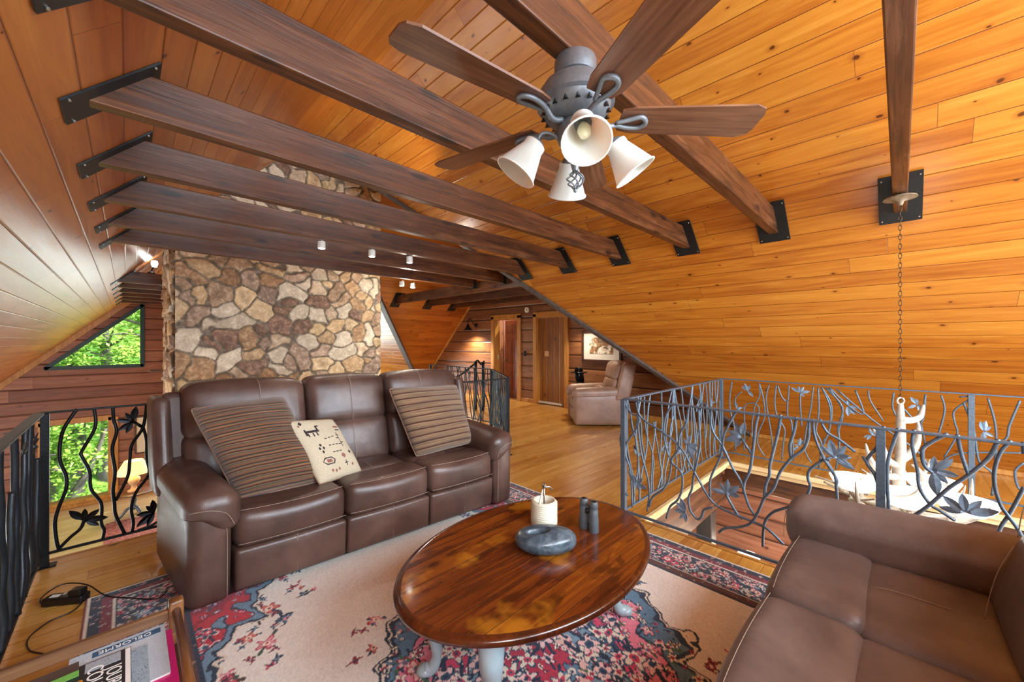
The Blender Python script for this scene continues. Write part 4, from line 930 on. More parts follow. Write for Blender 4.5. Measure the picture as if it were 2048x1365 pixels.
VINE_L=[[(-0.233,1.0),(-0.287,0.886),(-0.306,0.784),(-0.306,0.669),(-0.281,0.567),(-0.28,0.48),(-0.312,0.364),(-0.327,0.273),(-0.321,0.157),(-0.311,0.096)],[(-0.156,0.995),(-0.15,0.865),(-0.21,0.716),(-0.21,0.677),(-0.176,0.571),(-0.169,0.45),(-0.121,0.336),(-0.121,0.205),(-0.107,0.15),(-0.114,0.09)],[(-0.066,0.99),(-0.062,0.902),(-0.048,0.818),(-0.069,0.699),(-0.055,0.542),(-0.065,0.412),(-0.058,0.318),(-0.051,0.233),(-0.007,0.09)],[(0.105,0.985),(0.086,0.828),(0.029,0.711),(0.018,0.598),(0.007,0.486),(-0.051,0.336)],[(0.086,0.828),(0.105,0.729),(0.106,0.6),(0.117,0.48),(0.052,0.369),(0.026,0.261),(0.037,0.153),(0.03,0.09)],[(-0.311,0.096),(-0.261,0.154),(-0.216,0.197),(-0.199,0.251)],[(0.169,0.12),(0.13,0.101),(0.06,0.09)],[(0.033,0.878),(0.086,0.828)]]
LEAF_L=[[(0.033,0.878),(0.051,0.986),(-0.004,0.946),(-0.052,0.901),(-0.041,0.822),(-0.001,0.8)],[(-0.199,0.246),(-0.268,0.336),(-0.196,0.329),(-0.128,0.308),(-0.086,0.24),(-0.128,0.193)],[(0.149,0.192),(0.102,0.254),(0.137,0.292),(0.049,0.202),(0.052,0.122),(0.106,0.109)]]
VINE_B=[[(1.461,0.957),(1.485,0.754),(1.477,0.579),(1.438,0.428),(1.423,0.117)],[(1.174,0.962),(1.167,0.82),(1.218,0.68),(1.247,0.406),(1.218,0.175)],[(1.174,0.962),(1.131,0.791),(1.117,0.576),(1.174,0.401),(1.189,0.248),(1.117,0.112)],[(1.074,0.953),(1.102,0.793),(1.081,0.581),(1.047,0.34),(1.033,0.113)],[(1.005,0.95),(1.019,0.737),(0.991,0.594),(0.924,0.458),(0.938,0.295),(0.951,0.115)],[(0.991,0.951),(0.95,0.825),(0.897,0.783),(0.884,0.96)],[(0.897,0.783),(0.897,0.607),(0.858,0.532),(0.845,0.122)],[(0.667,0.962),(0.686,0.744),(0.73,0.474),(0.743,0.269),(0.681,0.127)],[(0.625,0.958),(0.619,0.691),(0.643,0.488),(0.595,0.344),(0.62,0.094)],[(0.595,0.96),(0.524,0.748),(0.536,0.49),(0.583,0.391)],[(0.535,0.965),(0.432,0.759),(0.432,0.626),(0.455,0.519),(0.455,0.326),(0.478,0.112)],[(0.78,0.874),(0.78,0.733),(0.768,0.515)],[(1.352,0.845),(1.422,0.76),(1.399,0.624),(1.218,0.579),(1.174,0.669),(1.232,0.721),(1.322,0.668),(1.322,0.394),(1.33,0.135)],[(0.597,0.963),(0.515,0.785),(0.529,0.536),(0.607,0.273)],[(0.563,0.96),(0.425,0.771),(0.463,0.547),(0.449,0.427),(0.463,0.18)],[(0.529,0.963),(0.388,0.8),(0.263,0.72),(0.325,0.956)],[(0.476,0.955),(0.186,0.66),(-0.01,0.51),(-0.126,0.399),(-0.2,0.264)],[(0.228,0.959),(0.211,0.855),(0.119,0.67)],[(0.045,0.958),(0.053,0.804),(-0.003,0.665)],[(-0.011,0.823),(-0.134,0.685),(-0.164,0.961),(-0.141,0.697)],[(-0.262,0.96),(-0.284,0.824),(-0.244,0.595)],[(-0.371,0.955),(-0.438,0.957),(-0.343,0.832),(-0.343,0.727),(-0.357,0.614),(-0.28,0.399)],[(-0.395,0.911),(-0.451,0.692),(-0.471,0.491),(-0.49,0.393),(-0.56,0.309),(-0.554,0.126)],[(-0.533,0.962),(-0.574,0.731),(-0.576,0.472)],[(-0.702,0.96),(-0.648,0.743),(-0.635,0.642),(-0.58,0.553),(-0.573,0.431)],[(-0.279,0.378),(-0.363,0.448),(-0.51,0.488),(-0.719,0.526)],[(-0.134,0.685),(-0.163,0.494)],[(-0.719,0.444),(-0.677,0.366),(-0.689,0.243),(-0.719,0.202)],[(-0.01,0.353),(-0.026,0.234),(-0.002,0.116)],[(-0.457,0.304),(-0.444,0.126)]]
LEAF_B=[[(1.292,0.859),(1.36,0.913),(1.322,0.951),(1.262,0.93),(1.247,0.846),(1.232,0.797)],[(1.399,0.641),(1.445,0.723),(1.422,0.586),(1.337,0.649),(1.36,0.577)],[(0.786,0.889),(0.864,0.938),(0.799,0.959),(0.748,0.955),(0.692,0.906),(0.742,0.846)],[(0.8,0.289),(0.78,0.387),(0.755,0.36),(0.832,0.314),(0.845,0.233)],[(0.384,0.788),(0.407,0.846),(0.375,0.861),(0.307,0.773),(0.325,0.7),(0.379,0.68)],[(-0.111,0.857),(-0.066,0.93),(-0.111,0.912),(-0.05,0.817),(-0.149,0.775),(-0.134,0.849)],[(0.203,0.518),(0.264,0.484),(0.22,0.585),(0.152,0.596),(0.136,0.53),(0.238,0.465)],[(-0.51,0.671),(-0.491,0.759),(-0.523,0.764),(-0.552,0.718),(-0.567,0.63),(-0.51,0.58)]]
def railing(lab, A, B, mat, vines, leaves, posts, H=1.0, top_w=.04, top_h=.012, bot=.085, r=.0078, loose=None, seed=0, group=None, base=True, leafmat=None):
    A = Vector(A); B = Vector(B); d = B - A; L = d.length; t = thing('iron_railing', lab, 'railing', (A.x, A.y, 0), atan2(d.y, d.x), group)
    rnd = random.Random(seed)
    b = MB(); b.box((L / 2, 0, H - top_h / 2), (L / 2, top_w / 2, top_h / 2), .002); b.build('top_rail', mat, t)
    b = MB(); b.box((L / 2, 0, bot), (L / 2, .009, .008), .002); b.build('bottom_rail', mat, t)
    for p in posts:
        b = MB(); b.box((p, 0, (H - top_h) / 2), (.019, .019, (H - top_h) / 2), .002)
        if base: b.box((p, 0, .005), (.05, .035, .005), .002)
        b.build('post', mat, t)
    V = [list(v) for v in vines]
    if loose:
        s0, s1, dens = loose; n = int((s1 - s0) * dens)
        for i in range(n):
            s = s0 + (s1 - s0) * (i + rnd.uniform(.1, .9)) / n; dr = rnd.choice((-1, 1)) * rnd.uniform(.0, .28); k = 7; am = rnd.uniform(.01, .035); ph = rnd.uniform(0, 6); fr = rnd.uniform(1.5, 3)
            P = []
            for j in range(k + 1):
                f = j / k; P.append((min(s1, max(s0, s + dr * (f - .5) + am * sin(ph + f * fr * pi) + rnd.uniform(-.012, .012))), bot + (H - top_h - bot) * f))
            if rnd.random() < .25: P = P[rnd.choice((0, 2)):rnd.choice((6, 8))]
            V.append(P)
        for i in range(int((s1 - s0) * dens * .22)):
            s = rnd.uniform(s0 + .1, s1 - .1); z = rnd.uniform(.2, .9); a = rnd.uniform(0, 6.28); leaves = list(leaves) + [[(s, z)] + [(s + .085 * cos(a + q * .62), z + .085 * sin(a + q * .62)) for q in range(5)]]
    for v in V[:95]:
        off = rnd.uniform(-.006, .006); b = MB(); b.tube([(s, off * sin(3 * i + 1), z) for i, (s, z) in enumerate(v)], r * rnd.uniform(.88, 1.12), 8, 5); b.build('vine', mat, t, True)
    for lf in leaves[:95]:
        b = MB(); o = Vector((lf[0][0], 0, lf[0][1])); yo = rnd.choice((-1, 1)) * (r + .002)
        for tip in lf[1:]:
            T = Vector((tip[0], rnd.uniform(-.015, .015) + yo, tip[1])); d2 = T - o; l = d2.length; u = d2 / l; w = Vector((u.z, 0, -u.x)) * l * .185; nn = Vector((0, 1, 0)) * l * .07 * rnd.choice((1, -1))
            P = [o + Vector((0, yo, 0))]; m = 6
            for i in range(1, m):
                f = i / m; h = sin(pi * f ** 1.05) ; P += [o.lerp(T, f) + w * h, o.lerp(T, f) + nn * h * .6, o.lerp(T, f) - w * h]
            P.append(T); P = [p if i else p for i, p in enumerate(P)]; F = [(0, 1, 2), (0, 2, 3)]
            for i in range(m - 2):
                q = 1 + 3 * i; F += [(q, q + 3, q + 4, q + 1), (q + 1, q + 4, q + 5, q + 2)]
            q = 1 + 3 * (m - 2); F += [(q, len(P) - 1, q + 1), (q + 1, len(P) - 1, q + 2)]
            b.add(P, F)
        ob = b.build('leaf_cluster', leafmat or mat, t); md = ob.modifiers.new('s', 'SOLIDIFY'); md.thickness = .003
    return t
conv = lambda Q, f: [[(f(s), z) for s, z in p] for p in Q]
YR = 1.58
railing('blue grey iron railing on the near long side of the stair opening beside the sofa', (2.85, YR), (2.85, -1.6), m_irong, conv(VINE_F, lambda y: YR - y), conv(LEAF_F, lambda y: YR - y), [0.0, 1.505], base=True, loose=None, H=.995, leafmat=m_leafg)
railing('iron railing along the far side of the stair opening, in front of the golden slope', (5.27, YR), (5.27, -3.0), m_irong, conv(VINE_B, lambda y: YR - y), conv(LEAF_B, lambda y: YR - y), [0.0, 2.02, 4.0], H=.995, leafmat=m_leafg)
railing('iron railing on the short left end of the stair opening', (2.87, YR), (5.25, YR), m_irong, [], [], [], loose=(.03, 2.35, 13), seed=4, H=.99)
railing('black iron railing with leaf clusters left of the sofa, in front of the square window', (-.39, 3.88), (1.2, 3.88), m_iron, conv(VINE_L, lambda x: x + .39), conv(LEAF_L, lambda x: x + .39), [.02], r=.0095, loose=(.75, 1.5, 6), seed=2, top_w=.03)
railing('black iron railing at the left edge of the photo with thick crowded vines', (-.39, 3.84), (-.39, -1.2), m_iron2, [], [], [1.9, 3.8], r=.0155, loose=(.04, 2.6, 7), seed=8, top_w=.05, bot=.07)
railing('iron railing directly behind the right end of the sofa', (1.4, 3.54), (3.47, 3.54), m_iron2, [], [], [2.05], loose=(.1, 2.04, 13), seed=12, H=.99)
railing('iron railing running diagonally behind the sofa towards the doors', (3.49, 3.56), (4.37, 4.86), m_iron2, [], [], [], loose=(.03, 1.54, 16), seed=15, H=.99)
railing('farthest iron railing, parallel to the log wall with the doors', (4.37, 4.88), (4.37, 6.75), m_iron2, [], [], [0, 1.85], loose=(.03, 1.85, 13), seed=18, H=.99)
# twig newel and handrail of the descending stair
t = thing('stair_handrail', 'dark branch handrail and newel of the descending stair beyond the iron railings', 'railing', (5.3, 6.3, 0))
b = MB(); b.tube([(0, 1.3, .45), (0, .7, .68), (0, .2, .95), (0, .1, .99)], .022, 8); b.build('handrail', m_iron, t, True)
for yy, h in ((.12, 1.02), (-.12, 1.02)):
    b = MB(); b.tube([(0, yy, 0), (.01, yy + .01, .5), (0, yy, h)], .03, 8); b.build('newel', m_iron, t, True)
b = MB(); b.tube([(0, .16, .99), (0, .05, 1.05), (0, -.05, .97), (0, -.16, 1.04)], .018, 8); b.build('twig_cap', m_iron, t, True)

# ================================================================ ceiling fan
def shade_mesh(b, r0, r1, h, tilt, az, c, n=28):
    M = Matrix.Rotation(az, 3, 'Z') @ Matrix.Rotation(tilt, 3, 'Y')
    b.lathe([(r0 * .6, 0), (r0, -.002), (r0 * 1.02, -.012), (r0 * 1.0, -.02), (r1 * .96, -h + .006), (r1 * 1.02, -h + .004), (r1 * 1.02, -h), (r1 * .955, -h), (r0 * .9, -.02), (r0 * .5, -.008)], c, n, M, cap=False)
def fan(name, lab, loc, rot, lights=True, mw=None):
    t = thing(name, lab, 'ceiling fan', loc, rot); m_bl = mw or wood('walnut_blade', ['#3a2215', '#5c3926', '#7c543b', '#98704f'], 0, .38, .05, .1, sc=1.4, grain=18)
    b = MB(); b.lathe([(.02, 0), (.070, 0), (.073, -.008), (.073, -.045), (.070, -.058), (.05, -.066), (.05, -.075)], n=36); b.build('canopy', m_fan, t, autosm=40)
    b = MB(); b.lathe([(.05, -.07), (.085, -.078), (.112, -.095), (.118, -.115), (.128, -.12), (.134, -.14), (.134, -.158), (.122, -.165), (.118, -.178), (.10, -.2), (.07, -.212), (.045, -.215)], n=48)
    o = b.build('motor_housing', m_fan, t, autosm=35)
    b = MB()
    for k in range(18):
        a = 2 * pi * k / 18; p = Vector((cos(a) * .113, sin(a) * .113, -.186)); b.tube([p + Vector((0, 0, .008)), p - Vector((0, 0, .008))], [.004, .011], 3, 1)
    b.build('vent_slot', m_black, o)
    b = MB(); b.lathe([(.045, -.213), (.055, -.222), (.062, -.235), (.064, -.262), (.058, -.285), (.038, -.31), (.02, -.325), (.016, -.36), (.010, -.385)], n=36); b.build('switch_housing', m_fan, t, autosm=40)
    for k in range(5):
        a = radians(28 + 72 * k); R = Matrix.Rotation(a, 3, 'Z')
        b = MB(); pts = [(.155, -.045), (.20, -.058), (.60, -.074), (.635, -.06), (.645, -.035), (.645, .035), (.635, .06), (.60, .074), (.20, .058), (.155, .045)]
        b.prism(pts, -.0035, .0035, Matrix.Rotation(radians(-11), 3, 'X')); o = b.build('blade', m_bl, t); o.location = (0, 0, -.205); o.rotation_euler = (0, 0, a)
        b = MB(); f = Matrix.Rotation(radians(-11), 3, 'X')
        P = [(.06, 0, -.02), (.10, 0, -.03), (.14, .008, -.014), (.18, .022, -.010), (.225, .024, -.010), (.245, .0, -.011), (.225, -.026, -.010), (.185, -.016, -.012), (.14, -.004, -.016)]
        b.tube([f @ Vector(p) for p in P], [.010, .010, .009, .0085, .0085, .009, .0085, .008, .007], 8); ob = b.build('blade_bracket', m_fan, o, True)
    if not lights: return t
    for k in range(4):
        a = radians(45 + 90 * k) - rot; d = Vector((cos(a), sin(a), 0)); ti = radians(35)
        h = d * .135 + Vector((0, 0, -.285))
        b = MB(); b.tube([d * .03 + Vector((0, 0, -.315)), d * .07 + Vector((0, 0, -.262)), d * .115 + Vector((0, 0, -.252)), h], .0065, 8)
        M = Matrix.Rotation(a, 3, 'Z') @ Matrix.Rotation(-ti, 3, 'Y')
        b.lathe([(.012, .012), (.026, .005), (.03, -.008), (.03, -.02)], h, 20, M); o = b.build('lamp_arm', m_fan, t, autosm=50)
        b = MB(); M2 = Matrix.Rotation(a, 3, 'Z'); shade_mesh(b, .038, .075, .125, -ti, a, h + M @ Vector((0, 0, -.005))); b.build('lamp_shade', m_shade, t, autosm=50)
        b = MB(); c = h + M @ Vector((0, 0, -.06)); b.lathe([(.004, .04), (.014, .03), (.022, .0), (.018, -.022), (.004, -.034)], c, 16, M); b.build('bulb', G('clear_bulb').set(col=lin('#e8e6c0'), rough=.1).m, o, True)
    b = MB()
    for k in range(6):
        P = []
        for j in range(9):
            f = j / 8; a = 2 * pi * k / 6 + f * pi * .9; r = .026 * sin(pi * f) + .004; P.append((r * cos(a), r * sin(a), -.385 - .062 * f))
        b.tube(P, .0028, 6, 2)
    b.lathe([(.004, -.447), (.008, -.452), (.002, -.46)], n=10); b.build('cage_finial', m_fan, t, True)
    b = MB(); b.tube([(.05, .03, -.27), (.052, .032, -.4)], .0012, 5, 1); b.lathe([(.001, -.4), (.004, -.408), (.001, -.42)], (.052, .032, 0), 8); b.build('pull_chain', m_fan, t)
    return t
fan('ceiling_fan', 'pewter ceiling fan with five walnut blades and four white lamp shades', (1.109, .80, 2.43), 0)
m_fgrey = plain('grey_blade', '#8b949c', .35)
tf = thing('ceiling_fan', 'distant ceiling fan whose grey blade tip shows left of the chimney', 'ceiling fan', (.93, 9.4, .93))
b = MB(); b.tube([(0, 0, 0), (0, 0, 1.28)], .02, 8, 1); b.tube([(0, 0, 1.25), (0, 0, 2.52)], .02, 8, 1); b.build('down_rod', m_fan, tf)
b = MB(); b.lathe([(.02, .1), (.12, .06), (.13, -.04), (.05, -.09)], n=24); b.build('motor_housing', m_fan, tf, True)
for k in range(5):
    b = MB(); b.prism([(.12, -.05), (.62, -.075), (.66, 0), (.62, .075), (.12, .05)], -.004, .004, Matrix.Rotation(radians(-10), 3, 'X')); o = b.build('blade', m_fgrey, tf); o.rotation_euler = (0, 0, radians(180 + 72 * k))

# ================================================================ spotlights on the beams
m_lit = G('lit_lamp').set(col=(1, 1, 1, 1), em=(1, .97, .9, 1), ems=20.0).m
def spot(x, y, z, lab, e=12, rx=0):
    t = thing('spotlight', lab, 'spotlight', (x, y, z), group='small spotlights on the ceiling beams')
    b = MB(); b.lathe([(.028, .03), (.034, .028), (.036, -.035), (.034, -.04), (.030, -.038), (.028, -.02)], n=24, cap=False); b.lathe([(.0, .03), (.028, .03)], n=24); b.tube([(0, -.04, .04), (0, 0, .03)], .008, 6, 1); b.build('can', m_white, t, autosm=40)
    b = MB(); b.lathe([(.0, -.043), (.026, -.042), (.028, -.036)], n=20, cap=False); b.build('lens', m_lit, t)
    light('spot_glow', 'SPOT', (x, y, z - .05), e, (1, .93, .8), .03, (radians(rx), 0, 0), spot_size=radians(110), spot_blend=.6)
spot(1.35, 3.99, 2.40, 'leftmost of the three small spotlights under the long beam', 9); spot(1.86, 3.99, 2.40, 'middle one of the three small spotlights under the long beam', 9); spot(2.31, 3.99, 2.40, 'rightmost, brightest of the three small spotlights under the long beam', 12)
spot(3.08, 5.56, 2.37, 'small bright spotlight right of the chimney top, under the lowest long beam', 45); spot(3.28, 5.56, 2.36, 'dimmer small spotlight just right of the bright one beside the chimney', 5)
t = thing('spotlight', 'bright spotlight standing on the far beam against the left side of the chimney', 'spotlight', (.30, 9.05, 2.66))
b = MB(); b.lathe([(.05, -.04), (.055, -.03), (.02, 0)], n=16); b.tube([(0, 0, 0), (.03, -.02, .08)], .012, 6, 1); b.build('stand', m_iron, t); b = MB(); b.lathe([(.03, -.05), (.045, 0), (.04, .05), (.01, .06)], (.04, -.03, .12), 16); b.build('lens', m_lit, t, True)
light('dormer_spot_glow', 'POINT', (3.2, 5.56, 2.22), 22, (1, .9, .75), .05)
light('far_spot', 'POINT', (.18, 8.95, 2.85), 8, (1, .9, .78), .06)
light('hidden_uplight', 'SPOT', (2.3, 4.1, 2.7), 45, (1, .8, .5), .05, (radians(160), 0, 0), spot_size=radians(80), spot_blend=.8)

# ================================================================ antler chandelier
def chand():
    X, Y = 3.66, 0.0; t = thing('antler_chandelier', 'white antler chandelier with glowing bowls hanging by a long chain in the stair opening', 'chandelier', (X, Y, 0))
    mb_ = plain('antler_bone', '#a49a8b', .55, 0, .5, 22, .3); m_ch = plain('bronze_chain', '#4b3c2c', .4, .8)
    b = MB(); b.lathe([(.01, 2.43), (.03, 2.43), (.08, 2.415), (.086, 2.405), (.05, 2.40), (.02, 2.385), (.012, 2.36)], n=28); b.build('canopy', plain('burr_canopy', '#7b6b55', .6, 0, .8, 30, .3), t, autosm=50)
    b = MB(); z = 2.355; i = 0
    while z > 1.06:
        P = []
        for k in range(10):
            a = 2 * pi * k / 10; u = .0085 * cos(a); P.append((u if i % 2 else 0, 0 if i % 2 else u, z - .017 + .019 * sin(a)))
        b.tube(P, .0023, 5, 1, True); z -= .0315; i += 1
    b.build('chain', m_ch, t, True)
    rnd = random.Random(3)
    def antler(base, d0, L, r, seed, tines=3):
        rr = random.Random(seed); b = MB(); p = Vector(base); d = Vector(d0).normalized(); P = [p.copy()]; k = 7
        cu = Vector((rr.uniform(-1, 1), rr.uniform(-1, 1), rr.uniform(.2, .8))) * .22
        for j in range(k): d = (d + cu).normalized(); p = p + d * L / k; P.append(p.copy())
        b.tube(P, [r * (1 - .75 * j / k) for j in range(k + 1)], 9, 4)
        for q in range(tines):
            j = 1 + q * 2; a = P[min(j, k - 1)]; dd = (Vector((rr.uniform(-1, 1), rr.uniform(-1, 1), rr.uniform(.3, 1.2)))).normalized(); l = L * rr.uniform(.25, .4)
            b.tube([a, a + dd * l * .5, a + dd * l * .8 + Vector((0, 0, l * .25)), a + dd * l * .9 + Vector((0, 0, l * .5))], [r * .62, r * .5, r * .33, r * .1], 7, 3)
        return b.build('antler', mb_, t, True)
    # stem antlers
    b = MB(); b.tube([(0, 0, 1.04), (.0, 0, .95), (.01, .0, .85), (-.01, 0, .7), (.0, .01, .58), (-.02, .0, .42), (0, 0, .3)], [.014, .022, .026, .028, .032, .034, .024], 12)
    b.tube([(0, 0, .93), (.05, -.05, .925), (.09, -.09, .95), (.105, -.105, 1.01), (.107, -.107, 1.03)], [.025, .022, .018, .012, .004], 8)
    b.tube([(.0, 0, .66), (.04, -.04, .70), (.075, -.075, .77), (.085, -.085, .86), (.08, -.08, .93)], [.026, .024, .02, .014, .004], 8)
    b.tube([(0, 0, .62), (-.06, .06, .66), (-.1, .1, .80), (-.13, .13, .87)], [.024, .022, .014, .004], 8)
    b.tube([(0, 0, .55), (-.08, .08, .56), (-.14, .14, .66), (-.165, .165, .77)], [.026, .024, .016, .005], 8)
    b.tube([(-.1, .1, .60), (-.13, .13, .55), (-.17, .16, .58)], [.02, .014, .004], 8)
    b.tube([(0, 0, .48), (.07, -.07, .46), (.11, -.11, .52), (.085, -.08, .60), (.05, -.05, .63)], [.026, .024, .02, .014, .004], 8)
    b.build('centre_antler', mb_, t, True)
    b = MB(); P = [(.012 * cos(2 * pi * k / 10) * 1.4, -.012 * cos(2 * pi * k / 10) * 1.4, 1.055 + .022 * sin(2 * pi * k / 10)) for k in range(10)]; b.tube(P, .006, 6, 1, True); b.build('hanging_loop', mb_, t, True)
    for k in range(6):
        a = 2 * pi * k / 6 + .4; antler((.02 * cos(a), .02 * sin(a), .33), (cos(a), sin(a), -.1), .42, .026, 20 + k)
    for k in range(6):
        a = 2 * pi * k / 6 + .75; antler((.25 * cos(a), .25 * sin(a), .34), (cos(a + 1.4), sin(a + 1.4), .25), .33, .02, 40 + k, 2)
    mg = G('lit_alabaster').set(col=lin('#f6f0e4'), rough=.5, em=(1, .97, .93, 1), ems=2.6).m
    for k, (dx, dy) in enumerate([(-.13, .22), (-.27, -.02), (.19, -.15), (-.17, -.27)]):
        b = MB(); b.lathe([(.0, .43), (.03, .432), (.08, .444), (.115, .475), (.135, .515), (.138, .52), (.132, .52), (.11, .48), (.075, .452), (.0, .44)], (dx, dy, 0), 32, cap=False); b.build('bowl_shade', mg, t, True)
chand()

# ================================================================ magazine rack
def rack():
    mw = wood('rack_oak', ['#3a2415', '#5c3c24', '#7a5536', '#9a7450'], 0, .38, .1, .2); mw1 = wood('rack_oak_y', ['#4a2c17', '#6d4424', '#8c5d35', '#a87748'], 1, .38, .1, .2)
    t = thing('magazine_rack', 'low wooden magazine rack in the bottom left corner, filled with maps and magazines', 'magazine rack', (.135, 1.95, 0))
    # local: corner at origin, extends -x and -y
    for (x, y) in ((0, 0), (-.44, 0), (0, -.72), (-.44, -.72)):
        b = MB(); b.soft((x, y, .235), (.045, .045, .47), .009, seg=3); b.build('post', mw1, t, True)
    for y in (0, -.72):
        b = MB(); b.box((-.22, y, .42), (.20, .011, .02), .003); b.box((-.22, y, .16), (.20, .009, .05), .003); b.build('end_rail', mw, t)
    for x in (0, -.44):
        for z in (.435, .30, .18):
            b = MB(); b.tube([(x, -.01, z), (x, -.71, z)], .013, 12, 1); b.build('side_dowel', mw1, t, True)
    b = MB(); b.box((-.22, -.36, .12), (.21, .35, .008), .002); b.build('tray', mw, t)
    return t
rack()
def paper(name, col, rough=.35): return plain(name, col, rough, 0, 0, 8, .05)
def mag(lab, c, w, h, rz, z, cover, thick=.008, tilt=0):
    t = thing('magazine', lab, 'magazine', (c[0], c[1], z), rz); t.rotation_euler = (radians(tilt), 0, rz)
    b = MB(); b.box((0, 0, -thick / 2 - .001), (w / 2 - .002, h / 2 - .002, thick / 2), .0); b.build('pages', paper('paper_white', '#d9d6cc'), t)
    b = MB(); b.box((0, 0, 0), (w / 2, h / 2, .0008), .0003); b.build('cover', cover, t); return t
def txt(s, size, loc, mat, parent, rz=0, name='cover_lettering', sx=1, bold=0):
    cu = bpy.data.curves.new(name, 'FONT'); cu.body = s; cu.size = size; cu.align_x = 'CENTER'; cu.align_y = 'CENTER'; cu.offset = bold; cu.extrude = .0003
    tmp = bpy.data.objects.new(name, cu); C.objects.link(tmp); bpy.context.view_layer.update()
    me = bpy.data.meshes.new_from_object(tmp.evaluated_get(bpy.context.evaluated_depsgraph_get())); bpy.data.objects.remove(tmp); o = bpy.data.objects.new(name, me); C.objects.link(o); me.materials.clear(); me.materials.append(mat); o.parent = parent; o.location = loc; o.rotation_euler = (0, 0, rz); o.scale = (sx, 1, 1); return o
def patch(parent, x, y, w, h, mat, z=.0014, name='cover_panel'):
    b = MB(); b.box((x, y, z), (w / 2, h / 2, .0004), 0); return b.build(name, mat, parent)
def rings(name, c1, c2, sc):
    g = G(name); tc = g.n('TexCoord').outputs['Object']; n = g.noise(tc, sc, 7, .6, .8); w = g.ma('FRACT', g.ma('MULTIPLY', n, 14)); g.set(col=g.mix(g.sm(w, .0, .25), lin(c1), lin(c2)), rough=.35); return g.m
mw_ = paper('ink_white', '#f0f0ea'); mk = paper('ink_black', '#17191b'); mo = paper('ink_orange', '#d9952a')
# atlas: map sheet below, magenta page, black and white magazine, green magazine. Text reads from the far side, so turned by 180 degrees
zt = .405
a = mag('pink magenta folded sheet beside the rack post, on the right of the magazines', (.020, 1.66), .20, .50, 0, .385, rings('magenta_print', '#c2186c', '#cc2277', 4), .02)
a = mag('pale blue road atlas with a navy title bar at the rack corner', (-.015, 1.80), .235, .30, 0, .392, rings('map_print', '#8fa3b4', '#c3cdd4', 22), .005)
patch(a, .02, .118, .17, .03, paper('navy_bar', '#2d5577')); txt('DELORME', .026, (.015, .118, .0024), mw_, a, pi, sx=1.15)
a = mag('black magazine with tall white lettering in the middle of the rack', (-.050, 1.735), .125, .26, 0, .4035, paper('magazine_black', '#26282b'))
txt('COUNTRY', .052, (-.02, -.02, .0024), mw_, a, radians(-90), sx=.9); txt('JOURNAL', .05, (.022, -.03, .0024), mw_, a, radians(-90), sx=.8); patch(a, .055, 0, .012, .25, mw_)
patch(a, -.002, .1, .08, .05, rings('bw_photo', '#222222', '#a8b4bc', 30))
a = mag('magazine with a dark border and blue landscape photo strip, right of the black one', (.028, 1.715), .05, .26, 0, .4, rings('blue_photo', '#41546a', '#9db0bb', 12), .006)
a = mag('green brochure with orange phone number at the left of the rack', (-.195, 1.74), .19, .30, radians(3), .404, paper('brochure_dark_green', '#18362e'))
patch(a, 0, .125, .19, .05, rings('bark_photo', '#231a16', '#51423a', 20)); patch(a, 0, .085, .19, .032, rings('green_photo', '#4f9440', '#78bf58', 9))
txt('828-505-6049', .026, (.03, .03, .0024), mo, a, pi, bold=.0005); txt('NEW BLACK', .024, (.045, -.005, .0024), mw_, a, pi, bold=.0005); txt('MOUNTAIN', .02, (.045, -.035, .0024), mw_, a, pi)
txt('western north carolina', .013, (0, .052, .0024), mw_, a, pi)

# power strip and cords
t = thing('power_strip', 'black power strip with a plugged adapter on the floor by the left railing', 'power strip', (-.235, 3.27, 0), radians(-35))
b = MB(); b.soft((0, 0, .022), (.19, .062, .042), .008, seg=3); b.build('strip_body', m_black, t, True)
b = MB(); b.soft((.055, .0, .058), (.06, .05, .032), .006, seg=3); b.build('adapter', m_black, t, True)
b = MB(); b.box((-.05, -.0, .0438), (.02, .012, .001), 0); b.box((-.015, .015, .0438), (.008, .008, .001), 0); b.build('label', m_white, t)
b = MB(); b.tube([(-.30, 3.22, .03), (-.33, 3.3, .05), (-.26, 3.40, .055), (-.16, 3.32, .045), (-.08, 3.16, .02), (.02, 3.03, .02), (.12, 2.92, .02), (.17, 2.97, .02)], .0035, 6); tag(b.build('extension_cable', m_black, None, True), 'thin black cord looping from the power strip to the sofa', 'cord')
b = MB(); b.tube([(-.16, 3.2, .02), (-.2, 3.13, .006), (-.28, 3.1, .005), (-.335, 3.0, .005), (-.32, 2.88, .005), (-.27, 2.8, .005), (-.2, 2.7, .005)], .0032, 6); tag(b.build('extension_cable', m_black, None, True), 'thin dark cord curving across the floor boards in front of the power strip', 'cord')

# ================================================================ dormer wall fittings
def onwall(y, z): return (XW - .001, y, z)
t = thing('picture_frame', 'dark framed watercolour with white mat on the log wall above the recliner', 'picture', (XW - .02, 4.28, 1.36))
b = MB()
for (a, c) in (((0, -.44, -.30), (0, .44, -.30)), ((0, -.44, .30), (0, .44, .30)), ((0, -.44, -.32), (0, -.44, .32)), ((0, .44, -.32), (0, .44, .32))): b.bar(a, c, .05, .045, .006, (1, 0, 0))
b.build('frame', wood('dark_frame', ['#24140f', '#3c221a', '#4d2c20', '#5a3527'], 1, .35), t)
b = MB(); b.box((.008, 0, 0), (.006, .42, .285), 0); b.build('mat_board', paper('mat_board', '#dcdad2', .7), t)
g = G('watercolour'); tc = g.n('TexCoord').outputs['Object']; n = g.noise(tc, 4.5, 5, .6, 1.2); n2 = g.noise(tc, 14, 3)
g.set(col=g.mix(g.sm(n, .48, .56), g.ramp(n2, [(.35, '#5c432e'), (.6, '#a8805a')]), g.ramp(n2, [(.3, '#b9b4a8'), (.6, '#efece2')])), rough=.7)
b = MB(); b.box((.0, 0, .01), (.003, .27, .165), 0); b.build('painting', g.m, t)
